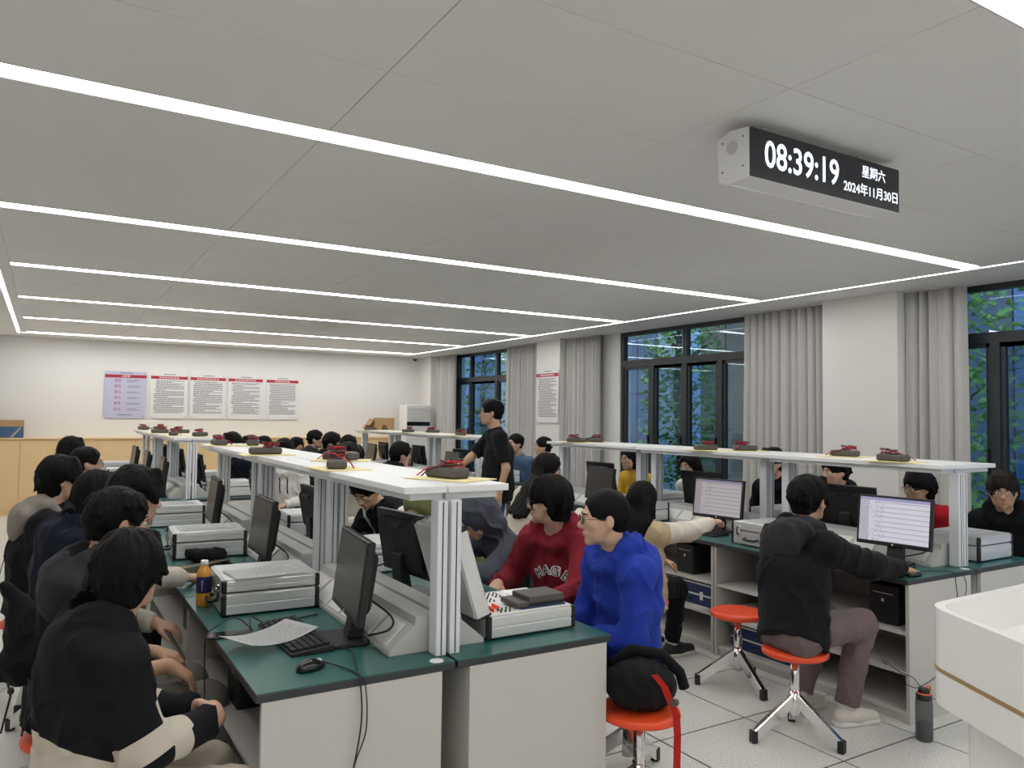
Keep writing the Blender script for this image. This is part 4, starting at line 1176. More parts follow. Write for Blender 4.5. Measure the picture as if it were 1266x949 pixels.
# ---- window side of the back left row
i = person('person in a white hoodie with dark drawstrings seen between the shelf posts', (2.20, 8.35, 1.19), 225, 225, -15, 0, hair='mop', top=('hoodie',), top_mat=WH, pants=NV, q=1, hip=(2.32, 8.45))
seat_for(i, 'stool under the person in the white hoodie')
wh = i
i = person('person in dark navy with hair rising above the raised shelf', (1.86, 9.4, 1.23), 190, 200, 0, 0, hair='mop', top=('jacket',), top_mat=NV, pants=BK, q=2, hip=(2.12, 9.42))
seat_for(i, 'stool under the person in dark navy behind the shelf')
i = person('person with only black hair visible over the shelf, left of the nearby pair', (2.243, 10.2, 1.178), 180, 180, 0, 0, hair='mop', top=('jacket',), top_mat=BK, pants=BK, q=2)
seat_for(i, 'stool under the person whose hair shows over the shelf, left one')
i = person('person with only black hair visible over the shelf, right of the nearby pair', (2.58, 10.9, 1.147), 180, 180, 0, 0, hair='mop', top=('jacket',), top_mat=BK, pants=BK, q=2)
seat_for(i, 'stool under the person whose hair shows over the shelf, right one')
# ---- left side of the back right row
i = person('person with glasses and upright hair looking right at the back of the room', (3.206, 10.5, 1.247), -20, -30, 0, 0, hair='crop', top=('jacket',), top_mat=CH, pants=BK, glasses='black', q=2)
seat_for(i, 'stool under the glasses wearer at the back')
i = person('person with face half hidden behind the glasses wearer at the back', (3.138, 11.2, 1.12), -20, -70, 0, 0, hair='mop', top=('jacket',), top_mat=BK, pants=BK, q=2)
seat_for(i, 'stool under the half hidden person behind the glasses wearer')
i = person('person with bowed bowl-cut head at the back, right of the glasses wearer', (3.272, 10.0, 1.22), -30, -40, -10, 0, hair='mop', top=('jacket',), top_mat=BK, pants=BK, q=2)
seat_for(i, 'stool under the person with the bowed bowl-cut head')
i = person('person with round black hair seen from behind at the back', (3.286, 9.4, 1.20), 20, 40, -5, 0, hair='mop', top=('jacket',), top_mat=BK, pants=BK, q=2)
seat_for(i, 'stool under the person with the round black head at the back')
i = person('person with low dark brown hair in front of the round black head', (3.06, 8.5, 1.115), 20, 60, -8, 0, hair='mop', hair_m=M_hair2, top=('jacket',), top_mat=BK, pants=BK, q=2)
seat_for(i, 'stool under the person with low dark brown hair')
i = person('person in black resting the chin on one hand behind the raised shelf', (3.365, 7.9, 1.17), 0, -12, -4, 0, hair='mop', top=('jacket',), top_mat=BK, pants=BK, hands=('lap', 'chin'), q=2, hip=(3.2, 7.9))
seat_for(i, 'stool under the person resting the chin on one hand')
# ---- standing teacher
i = person('person standing in a black shirt and blue jeans, looking left', (3.671, 6.45, 1.635), 165, 152, 0, 0, stand=True, hip=(3.74, 6.44), top=('tee',), top_mat=BK, pants=JN, hair='crop', glasses='black', skin=1, sleeve=.5, fat=1.22,
           hands=(('side'), ((3.30, 6.62, 1.03), (-.6, -.3, .1), (0, 0, -1), .6)), q=1, group='teacher', hem=.10)
# ---- left side of the front right row
i = person('person with long dark hair in a cream sweatshirt, smiling behind the maroon hoodie', (3.50, 5.2, 1.17), 10, -35, -8, 0, hair='long', top=('sweater',), top_mat=CR, pants=BK, hands=('lap', ((3.72, 5.05, .84), (.9, 0, -.1), (0, 0, -1), .5)), q=1, hip=(3.28, 5.24), glasses='wire')
seat_for(i, 'stool under the person in the cream sweatshirt')
i = person('person with long black hair in a tan jacket with cream sleeves, arm stretched out', (3.32, 3.83, 1.065), 8, 20, -5, 0, hair='long', top=('jacket',), top_mat=TN, top_mat2=CR, rule='sleeves', hood='none', pants=BK, hands=('lap', ((3.90, 3.70, .925), (.85, .1, .05), (0, 0, -1), .55)), q=0,
           hip=(3.30, 3.80), shoes='b', feet=((3.62, 4.12, .09), (3.66, 3.92, .09)), hem=.16)
seat_for(i, 'stool under the person in the tan varsity jacket')
i = person('person in a black hooded jacket and taupe trousers using a mouse at the right', (3.585, 2.77, 1.165), -8, 8, -4, 0, hair='short', top=('jacket',), top_mat=BK, hood_mat=CH, pants=TP, hands=('chin', ((3.99, 2.50, .80), (.95, -.12, -.15), (0, 0, -1), .35)), q=0, skin=1,
           hip=(3.28, 2.63), shoes='w', feet=((3.62, 2.86, .09), (3.66, 2.60, .09)), glasses='wire')
# ---- window side of the front right row
i = person('person in a yellow jacket with bobbed hair behind the shelf post', (5.40, 6.45, 1.16), 180, 185, 0, 0, hair='long', top=('jacket',), top_mat=YE, hood='none', pants=BK, q=1, glasses='wire', hip=(5.58, 6.45))
seat_for(i, 'stool under the person in the yellow jacket')
i = person('person with long black hair in a white top and round glasses by the middle window', (5.35, 5.5, 1.14), 185, 190, 0, 0, hair='long', top=('sweater',), top_mat=WH, pants=BK, q=1, glasses='wire', hip=(5.55, 5.52), hair_k=.006)
seat_for(i, 'stool under the person in the white top by the middle window')
i = person('person in a black jacket with the face cut by a shelf post', (5.467, 4.6, 1.222), 185, 170, 0, 0, hair='short', top=('jacket',), top_mat=BK, pants=BK, q=1, hip=(5.62, 4.6))
seat_for(i, 'stool under the person whose face a shelf post cuts')
i = person('person in black looking left before the bare white pillar', (5.577, 4.05, 1.179), 185, 160, -4, 0, hair='short', top=('jacket',), top_mat=BK, pants=BK, q=1, hip=(5.72, 4.08))
seat_for(i, 'stool under the person before the bare white pillar')
i = person('person in a bright red jacket with black glasses beside the lit monitor', (5.504, 3.3, 1.113), 185, 155, -3, 0, hair='mop', top=('jacket',), top_mat=RE, hood='none', pants=BK, q=1, glasses='black', skin=1, hip=(5.72, 3.32))
seat_for(i, 'stool under the person in the bright red jacket')
i = person('person in a black hoodie and wire glasses at the right edge of the picture', (5.568, 2.75, 1.137), 195, 208, -6, 0, hair='mop', top=('hoodie',), top_mat=BK, pants=BK, q=1, glasses='wire', skin=1, hip=(5.78, 2.80), hair_m=M_hair2)
seat_for(i, 'stool under the person in the black hoodie at the right edge')
bh = i
# ---- window side of the back right row
i = person('person in a denim shirt half hidden behind the standing teacher', (5.389, 8.8, 1.238), 195, 190, 0, 0, hair='crop', top=('sweater',), top_mat=DN, pants=BK, q=2, hip=(5.58, 8.85), leg_yaw=125)
seat_for(i, 'stool under the person in the denim shirt')
i = person('person in black with cropped hair in front of the poster pillar', (5.50, 8.3, 1.214), 185, 155, 0, 0, hair='crop', top=('jacket',), top_mat=BK, pants=BK, q=2, skin=1, hip=(5.62, 8.3))
seat_for(i, 'stool under the person in black before the poster pillar')
# ================================================================== things on the benches
ROWS = {'front left': 'front left row', 'back left': 'back left row', 'front right': 'front right row', 'back right': 'back right row'}
def pl(u): return '%s bench, %s side, %s row' % (['nearest', 'middle', 'farthest'][u[2]], {'A': 'left', 'B': 'window'}[u[1]], u[0])
for isl in ISL:
    for sd in 'AB':
        for k in range(3):
            u = (isl, sd, k)
            dx, dy = (.085, -.28) if isl.endswith('left') else (.055, -.37)
            if sd == 'B': dx, dy = .09, -.28
            scr = None; desc = 'black monitor with a dark screen, '
            if u == ('front right', 'A', 0): scr = M_scr1; desc = 'monitor showing a pale form, '
            if u == ('front right', 'A', 1): scr = M_scr2; desc = 'monitor showing a greyish window, '
            if u == ('front right', 'A', 2): dx = .02
            p, r = at_unit(u, dx, dy)
            turn = {('front right', 'A', 0): .10, ('front right', 'A', 1): .12, ('front right', 'A', 2): -.1, ('front left', 'A', 0): -.12, ('front left', 'B', 0): .12}.get(u, random.uniform(-.08, .08))
            monitor(desc + pl(u), p, r + turn, scr, tilt=.12 if sd == 'A' else .16)
            # instrument case
            if u == ('front left', 'B', 0): pass
            else:
                p, r = at_unit(u, -.05 if sd == 'A' else -.06, .42 if sd == 'A' else .43)
                closed_case('closed aluminium instrument case, ' + pl(u), p, r + random.uniform(-.05, .05))
            if (isl, sd) in (('front left', 'A'), ('front right', 'A'), ('back left', 'A')) or u == ('front left', 'B', 0):
                p, r = at_unit(u, -.115 if sd == 'B' else -.075, -.17)
                if u[1] == 'A' and isl == 'front right': p, r = at_unit(u, -.10, -.33)
                if u != ('front left', 'B', 0): keyboard('black keyboard in front of the monitor, ' + pl(u), p, r + random.uniform(-.06, .06))
            # meters
            if k < 3:
                sx = .25 if sd == 'A' else .20
                dy2 = {('front left', 'A', 0): .35, ('front left', 'B', 0): .35, ('front left', 'A', 1): .25, ('front left', 'B', 1): .45}.get(u, random.uniform(-.3, .4))
                if u in (('front left', 'A', 1), ('front left', 'A', 2), ('back right', 'A', 2)): pass
                p, r = at_unit(u, sx, dy2, 1.350)
                meter_set('above the ' + ('%s %s-side bench, %s row' % (['nearest', 'middle', 'farthest'][k], {'A': 'left', 'B': 'window'}[sd], isl)), *p, r + random.uniform(-.5, .5) + math.pi / 2 * (k % 2), k * 7 + ord(sd) + len(isl), k)

# computers on the lower shelves
def pc(label, u, dy, z=.480, dims=(-.19, .19, -.085, .085, 0, .21), m=None):
    p, r = at_unit(u, -.05, dy, z)
    t = thing('computer_tower', label, 'computer', p, r, 'computer towers under the benches')
    boxpart('case', M_blackm, t, dims, .004)
    boxpart('front_panel', M_blackp, t, (-.197, -.19, -.083, .083, .002, .208), .002)
    boxpart('drive_slot', M_alu, t, (-.199, -.197, -.06, .06, .165, .168))
    boxpart('power_button', M_alu, t, (-.199, -.197, -.008, .008, .12, .136))
    return t
for u, dys in ((('front right', 'A', 0), (.28, -.50)), (('front right', 'A', 1), (-.35,)), (('front left', 'A', 0), (-.48, .05)), (('front left', 'A', 1), (-.2,))):
    for q_, dy in enumerate(dys):
        pc('black computer tower %s under the %s' % (['farther', 'nearer'][q_] if u[0].endswith('right') else ['at the near end', 'farther in'][q_], pl(u)), u, dy)
def carry(label, u, dy, z, m, m2):
    p, r = at_unit(u, -.08, dy, z)
    t = thing('equipment_case', label, 'case', p, r)
    boxpart('body', m, t, (-.17, .17, -.24, .24, 0, .165), .004)
    for zz in (0.0, .078, .155):
        boxpart('metal_edge', m2, t, (-.174, .174, -.244, .244, zz, zz + .010))
    for k in (-1, 1): boxpart('latch', M_chrome, t, (-.182, -.174, -.015, .015, .05, .11), .002, (0, k * .15, 0))
    part('handle', 'eqh', lambda: MB().tube([(-.174, -.05, .05), (-.205, -.04, .045), (-.205, .04, .045), (-.174, .05, .05)], .007, 8).mesh('handle', M_blackp), t)
carry('navy blue metal edged case on the bottom shelf of the right bench', ('front right', 'A', 0), .36, .060, M_blue_case, M_alu_case)
carry('dark blue metal edged case on the bottom shelf behind the tan varsity jacket', ('front right', 'A', 1), -.38, .270, M_blue_case, M_alu_case)
p, r = at_unit(('front right', 'A', 0), -.08, .33, .270)
t = thing('grey_instrument', 'flat light grey instrument on the middle shelf of the right bench', 'instrument', p, r)
boxpart('body', M_trunk, t, (-.16, .16, -.22, .22, 0, .085), .004); boxpart('front_plate', M_plate, t, (-.164, -.16, -.21, .21, .006, .080), .001)
for k in range(4): part('knob', 'gik', lambda: MB().cyl((-.178, 0, .04), (-.164, 0, .04), .012, n=12).mesh('knob', M_blackp), t, (0, -.15 + .06 * k, 0))

# ---- open trainer case on the near window-side bench
t = thing('open_trainer_case', 'open aluminium trainer case with red jacks and a black module', 'case', (1.635, 2.70, .760), math.pi)
case_body_parts(t, .004, .090)
boxpart('circuit_panel', M_white_gloss, t, (-CW / 2 + .012, CW / 2 - .012, -CD / 2 + .012, CD / 2 - .012, .088, .094), .001)
def jackset(pts, r, h, m, name):
    me = shared((name, r), lambda: MB().cyl((0, 0, .094), (0, 0, .094 + h), r, n=8).mesh(name, m))
    for x, y in pts: link(name, me, t, (x, y, 0))
rj = random.Random(4)
jackset([(.155 - .012 * (k % 2), -.02 - .0135 * k) for k in range(10)] + [(.125, -.02 - .0135 * k) for k in range(6)] + [(.150, .075 + .014 * k) for k in range(5)] + [(.118, .07 + .016 * k) for k in range(4)], .0046, .016, M_red, 'red_jack')
jackset([(.085 - .02 * i, -.15 + .028 * j) for i in range(5) for j in range(6) if rj.random() < .7], .0032, .008, M_blackp, 'black_jack')
jackset([(.02 - .03 * i, -.15 + .024 * j) for i in range(3) for j in range(5)], .0032, .006, M_chrome, 'metal_jack')
jackset([(.075 + .018 * i, .13) for i in range(4)] + [(.09 + .02 * i, .155) for i in range(3)], .004, .012, mat('dark_green_plastic', (.02, .09, .04), .4), 'green_jack')
mo = MB().box(-.17, .035, .015, .155, .094, .100, bev=.001).build('module_tray', M_blue_case, t)
MB().box(-.165, .0, .020, .150, .112, .138, bev=.003).build('module_cover', M_meter, t)
MB().box(.0, .055, .020, .150, .100, .120, bev=.003).build('module_block', M_meter, t)
MB().box(-.165, .0, .022, .148, .100, .112).build('module_gap', M_blackm, t)
lid = empty('lid', (CW / 2 - .004, 0, .092), 0); lid.parent = t; lid.rotation_euler = (0, math.radians(18), 0)
lm = MB().box(-.012, .048, -CD / 2 + .004, CD / 2 - .004, .006, .352, bev=.004).build('lid_frame', M_alu_case, lid)
MB().box(.048, .052, -CD / 2 + .012, CD / 2 - .012, .012, .346).build('lid_sheet', M_alu_side, lid)
for sy in (-1, 1):
    MB().box(-.016, .054, sy * (CD / 2 - .011) - .010, sy * (CD / 2 - .011) + .010, .340, .358, bev=.003).build('lid_corner', M_blackp, lid)
MB().box(-.016, .054, -CD / 2 + .004, CD / 2 - .004, .0, .010, bev=.002).build('hinge_strip', M_blackp, lid)
for k in (-1, 1): MB().box(-.004, .022, k * .11 - .016, k * .11 + .016, .350, .366, bev=.003).build('latch', M_chrome, lid)

# ---- small things on the nearest left bench
sheet('printed sheet curling over the nearest black keyboard', (.725, 2.885, .782), math.radians(-66), .19, .297, .022, 0)
sheet('printed sheets lying on the nearest closed instrument case', (.83, 3.42, .914), math.radians(-84), .21, .297, .004)
sheet('cream sheet under the hand beyond the tea bottle', (.70, 4.42, .762), math.radians(-70), .24, .33, .006, .05, mat('cream_paper', (.80, .76, .62), .6))
for u, lb in ((('front left', 'A', 1), 'middle left bench'), (('front left', 'A', 2), 'farthest left bench'), (('front right', 'B', 0), 'nearest window-side bench at the right')):
    p, r = at_unit(u, -.06, .43, .9145)
    sheet('printed sheet on top of the instrument case on the ' + lb, p, r + math.pi / 2, .21, .297, .003)
p, r = at_unit(('front right', 'A', 1), -.24, -.18, .762)
sheet('white sheet beside the keyboard under the reaching cream sleeve', p, .5, .17, .24, .006)
mouse('black and silver mouse at the nearest left bench corner', (.775, 2.535, .7605), .35)
ph = thing('phone', 'black phone lying on the bench edge beside a cable', 'phone', (.615, 3.055, .7605), math.radians(-8))
boxpart('body', M_blackp, ph, (-.078, .078, -.037, .037, 0, .009), .003); boxpart('display', M_gloss, ph, (-.074, .074, -.034, .034, .009, .0096))
cable('black cable looping from the phone across the green bench', [(.695, 3.045, .768), (.70, 3.08, .80), (.72, 3.14, .80), (.78, 3.16, .765), (.90, 3.17, .764), (1.00, 3.20, .764)], .0028)
cable('thin black cable arching over the phone to the floor', [(.70, 3.03, .775), (.64, 3.06, .825), (.56, 3.04, .80), (.53, 3.02, .775), (.525, 3.01, .70), (.53, 3.0, .45), (.535, 3.0, .10)], .0026)
cable('black mouse cable dropping over the near end of the left bench', [(.815, 2.55, .775), (.86, 2.50, .766), (.885, 2.42, .764), (.885, 2.372, .745), (.89, 2.368, .62), (.86, 2.368, .45), (.82, 2.368, .28), (.78, 2.366, .02)], .0026)
cable('second thin cable hanging beside the mouse cable', [(.89, 2.43, .764), (.90, 2.366, .74), (.905, 2.363, .60), (.87, 2.363, .50), (.84, 2.363, .38)], .0022)
cable('keyboard cable behind the nearest black keyboard', [(.90, 2.74, .775), (.95, 2.66, .764), (.93, 2.55, .764), (.90, 2.44, .7645)], .0022)
for u, lb in ((('front left', 'A', 0), 'nearest left'), (('front left', 'A', 1), 'middle left'), (('front left', 'A', 2), 'farthest left'), (('front right', 'A', 0), 'nearest right'), (('front left', 'B', 0), 'nearest window-side')):
    (x0, y0, z0), r = at_unit(u, .15, -.30, .92); (x1, y1, z1), _ = at_unit(u, .20, -.44, .87); (x2, y2, z2), _ = at_unit(u, .17, -.50, .84); (x3, y3, z3), _ = at_unit(u, .13, -.40, .80)
    cable('black monitor cable plugged into the sockets at the %s bench' % lb, [(x0, y0, z0), (x1, y1, z1), (x2, y2, z2), (x3, y3, z3)], .004)
def bag_mat():
    m = bpy.data.materials.new('clear_plastic'); m.use_nodes = True
    b = m.node_tree.nodes['Principled BSDF']; b.inputs['Base Color'].default_value = (.7, .75, .75, 1); b.inputs['Roughness'].default_value = .15; b.inputs['Alpha'].default_value = .35
    return m
bb = bmesh.new(); rr_ = random.Random(2)
gg = [[bb.verts.new((-.05 + .0125 * i, -.06 + .012 * j, .003 + rr_.random() * .012)) for j in range(11)] for i in range(9)]
for a in range(8):
    for c in range(10): bb.faces.new((gg[a][c], gg[a + 1][c], gg[a + 1][c + 1], gg[a][c + 1]))
tag(link('plastic_bag', MB().merge(bb).mesh('plastic_bag', bag_mat()), None, (1.085, 2.63, .7605), (0, 0, .3)), 'crumpled clear plastic bag at the foot of the near shelf post', 'plastic bag')
# tea bottle
t = thing('tea_bottle', 'amber tea bottle with a navy label on the left bench', 'bottle', (.612, 3.575, .7605))
M_tea = mat('amber_tea', (.60, .27, .03), .15, coat=.4)
MB().lathe([(.026, 0), (.031, .004), (.031, .05), (.029, .055), (.031, .06), (.031, .135), (.026, .155), (.016, .172), (.013, .178)], 24).build('bottle', M_tea, t)
lb_ = MB().lathe([(.0314, .062), (.0318, .064), (.0318, .128), (.0314, .130)], 24).build('label_sleeve', mat('navy_label', (.012, .012, .07), .4), t)
MB().lathe([(.012, .176), (.0155, .178), (.0155, .196), (.013, .198)], 18).build('cap', M_white_board, t)
for k in range(4): MB().ball((0, 0, 0), (.0012, .006, .008), seg=8).build('leaf_print', mat('label_print', (.55, .50, .62), .5), lb_, (-.0125 + .0, -.0300, .076 + .012 * k), (0, .2 * k, -.4 + .2 * k))
# pouch by the case on the middle left bench
p, r = at_unit(('front left', 'A', 1), -.10, .13, .7605)
F_ = sdf([el(V3(0, 0, .035), V3(.055, .10, .035), None, .02), el(V3(.02, -.06, .04), V3(.04, .04, .035), None, .03), el(V3(-.02, .07, .05), V3(.03, .04, .03), None, .03)], .006, [(V3(0, 0, .001), V3(0, 0, -1))], folds(.012, (25, 25, 25)))
p_, q_ = field_mesh(F_)
tag(link('cloth_pouch', np_mesh('cloth_pouch', p_, q_, [BK]), None, p, (0, 0, 1.2)), 'crumpled black cloth pouch beside the middle left instrument case', 'pouch')

# ---- right bench small things
mouse('black mouse under the hand of the person in the black hooded jacket', (4.075, 2.475, .7605), -.1)
cable('black cable crossing the near corner of the right bench', [(4.12, 2.47, .768), (4.25, 2.52, .764), (4.33, 2.46, .764), (4.36, 2.418, .762), (4.365, 2.408, .70)], .0024)
cable('black cable looping down the near end panel of the right bench', [(4.36, 2.405, .70), (4.37, 2.402, .60), (4.34, 2.40, .50), (4.345, 2.40, .40), (4.28, 2.40, .30), (4.15, 2.402, .23), (4.0, 2.402, .20), (3.935, 2.405, .21), (3.93, 2.46, .23), (4.0, 2.62, .285)], .0024)
cable('second black cable looping below the first on the right bench panel', [(4.44, 2.406, .745), (4.45, 2.398, .66), (4.36, 2.398, .52), (4.33, 2.398, .36), (4.26, 2.398, .16), (4.16, 2.398, .11), (4.06, 2.398, .15), (3.98, 2.398, .22), (3.935, 2.402, .26), (3.93, 2.47, .27), (4.0, 2.60, .285)], .0022)
# stools standing free
stool('empty stool before the shelves of the right bench', 3.60, 3.29, .35, '407')
stool('stool under the person using the mouse at the right bench', 3.28, 2.62, .75, '405')
stool('stool carrying the black backpack by the near bench end', 2.06, 2.39, .2)
stool('orange stool rim showing beside the cream sweatshirt', 2.98, 4.75, .2)
# backpack with red strap
F_ = sdf([el(V3(0, 0, .085), V3(.145, .115, .085), None, .02), el(V3(-.03, .0, .13), V3(.12, .10, .06), None, .05), el(V3(.05, .03, .07), V3(.11, .12, .07), None, .03)], .008, [(V3(0, 0, .001), V3(0, 0, -1))], folds(.012, (14, 14, 14)))
p_, q_ = field_mesh(F_)
t = thing('backpack', 'black backpack with a hanging red strap lying on a stool', 'backpack', (2.06, 2.38, .4525))
link('bag', np_mesh('bag', p_, q_, [BK]), t)
MB().tube([(-.10, .06, .17), (-.03, .03, .225), (.08, -.03, .205), (.15, -.06, .13), (.165, -.07, .07)], .022, 8).build('shoulder_strap', BK, t)
rb = bmesh.new(); pth = [(-.03, -.11, .165), (.0, -.135, .12), (.02, -.150, .06), (.03, -.168, .02), (.032, -.172, -.05), (.030, -.172, -.15), (.026, -.172, -.24), (.024, -.172, -.29)]
A_ = [rb.verts.new((x - .012, y + .007, z)) for x, y, z in pth]; B_ = [rb.verts.new((x + .012, y - .007, z)) for x, y, z in pth]
for a in range(len(pth) - 1): rb.faces.new((A_[a], B_[a], B_[a + 1], A_[a + 1]))
bmesh.ops.solidify(rb, geom=rb.faces[:], thickness=.002)
MB().merge(rb).build('red_strap', mat('red_webbing', (.70, .03, .02), .6), t)
MB().cyl((.02, -.158, .065), (.045, -.150, .06), .014, n=10).build('buckle', M_meter, t)
# drawstring bag hanging at the back of the charcoal jacket
F_ = sdf([el(V3(0, 0, .13), V3(.045, .06, .13), None, .02), el(V3(.0, .0, .05), V3(.06, .075, .055), None, .05), rc(V3(-.01, 0, .24), V3(-.05, -.02, .31), .030, .010, .03)], .008, [], folds(.012, (18, 18, 12)))
p_, q_ = field_mesh(F_)
t = thing('drawstring_bag', 'black drawstring bag with dangling cords at the left edge', 'bag', (-.045, 2.97, .73))
link('bag', np_mesh('bag', p_, q_, [BK]), t)
for k, dx in enumerate((-.03, .025)):
    MB().tube([(dx, -.07, .02), (dx + .01, -.085, -.02), (dx, -.085, -.07), (dx - .012, -.085, -.13 - .02 * k)], .0035, 6).build('cord', M_cable, t)
    MB().ball((dx + .01, -.085, -.005), (.010, .008, .012)).build('toggle', M_blackp, t)

# ---- water bottle on the floor
t = thing('water_bottle', 'smoky grey water bottle with an orange carry loop on the floor', 'bottle', (3.84, 2.285, 0.0))
M_smoke = bpy.data.materials.new('smoky_plastic'); M_smoke.use_nodes = True
_b = M_smoke.node_tree.nodes['Principled BSDF']; _b.inputs['Base Color'].default_value = (.10, .11, .12, 1); _b.inputs['Roughness'].default_value = .12; _b.inputs['Alpha'].default_value = .72
MB().lathe([(.034, 0), (.040, .004), (.041, .02), (.041, .185), (.038, .200), (.036, .204)], 28).build('body', M_smoke, t)
MB().lathe([(.036, .006), (.037, .085), (.030, .0855)], 24).build('water', mat('dark_water', (.05, .055, .06), .1), t)
MB().lathe([(.036, .200), (.038, .204), (.037, .226), (.030, .230)], 24).build('collar', M_blackp, t)
MB().lathe([(.026, .228), (.027, .232), (.027, .252), (.022, .256)], 20).build('cap', M_blackp, t)
M_or = mat('orange_loop', (.80, .16, .06), .4)
MB().tube([(.031 * math.cos(a), .031 * math.sin(a), .232) for a in [k * 2 * math.pi / 18 for k in range(18)]], .004, 6, closed=True).build('loop_ring', M_or, t)
MB().tube([(.030 + .018 * math.cos(a), -.005, .246 + .018 * math.sin(a)) for a in [k * 2 * math.pi / 14 for k in range(14)]], .005, 6, closed=True).build('carry_loop', M_or, t)

# ---- white podium at the right front
t = thing('podium', 'white podium with a curved recessed top and a gold band', 'podium', (2.835, 1.30, 0))
def rounded(pts, rad, n=6):
    out = []
    N_ = len(pts)
    for k in range(N_):
        p0, p1, p2 = Vector(pts[k - 1]), Vector(pts[k]), Vector(pts[(k + 1) % N_])
        a = (p0 - p1).normalized(); b = (p2 - p1).normalized(); r_ = rad[k]
        A = p1 + a * r_; B = p1 + b * r_
        for s in range(n + 1):
            u_ = s / n; out.append(tuple((1 - u_) ** 2 * A + 2 * u_ * (1 - u_) * p1 + u_ * u_ * B))
    return out
OUT = [(-.125, .300), (-.40, -.22), (-.70, -.62), (.30, -.75), (.75, -.35), (.75, .315)]
def inset(pts, d):
    c = Vector((sum(p[0] for p in pts) / len(pts), sum(p[1] for p in pts) / len(pts)))
    return [tuple(Vector(p) + (c - Vector(p)).normalized() * d) for p in pts]
RAD = [.10, .15, .12, .15, .15, .08]
o_ = rounded(OUT, RAD); i_ = rounded(inset(OUT, .035), RAD); b_ = rounded(inset(OUT, .10), RAD)
def wall(po, pi, z0, z1, m, name, parent):
    b = bmesh.new(); n = len(po)
    v = [[b.verts.new((*p, z)) for p in q_] for q_, z in ((po, z0), (po, z1), (pi, z1), (pi, z0))]
    for k in range(n):
        j = (k + 1) % n
        for a in range(4): b.faces.new((v[a][k], v[a][j], v[(a + 1) % 4][j], v[(a + 1) % 4][k]))
    return MB().merge(b).build(name, m, parent)
wall(o_, i_, .62, .95, M_white_gloss, 'rim', t)
wall(rounded(inset(OUT, -.002), RAD), o_, .735, .750, M_gold, 'gold_band', t)
MB().prism(i_, .62, .80, 'z').build('recessed_top', M_white_gloss, t)
MB().prism(b_, 0, .62, 'z').build('pedestal', M_white_gloss, t)

# ---- hanging clock
t = thing('digital_clock', 'white ceiling hung digital clock with black display', 'clock', (2.725, 2.0, 2.52))
MB().prism([(0, 0), (0, .195), (.10, .205), (.165, .185), (.155, .015), (.10, -.004)], -.475, .475, 'x', bev=.002).build('housing', mat('clock_housing', (.74, .74, .76), .4), t)
MB().box(-.474, .474, -.0045, -.0005, .003, .192).build('display', mat('clock_display', (.018, .020, .028), .25), t)
M_led = mat('led_white', (.8, .85, .95), .4, emit=(.78, .86, 1.0), estr=1.15)
for tx, sz, x, z, bold in (('08:39:19', .118, -.170, .098, .0018), ('星期六', .056, .290, .138, .0008), ('2024年11月30日', .055, .276, .058, .0008)):
    o = link('clock_digits' if ':' in tx else 'date_text', text_mesh(tx, sz, M_led, 0, bold), t, (x, -.0058, z), (math.pi / 2, 0, 0))
    if ':' in tx: o.scale = (1.12, 1.25, 1)
    o['kind'] = 'stuff'
MB().cyl((-.4775, .085, .135), (-.4745, .085, .135), .027, n=20).build('speaker_grille', mat('grille', (.52, .52, .54), .6), t)
for y, z in ((.03, .165), (.03, .05), (.135, .165), (.135, .05)): MB().cyl((-.4765, y, z), (-.4745, y, z), .004, n=8).build('screw', M_meter, t)
for x in (-.3, .3): MB().box(x - .02, x + .02, .06, .10, .2, .2405).build('bracket', M_trunk, t)

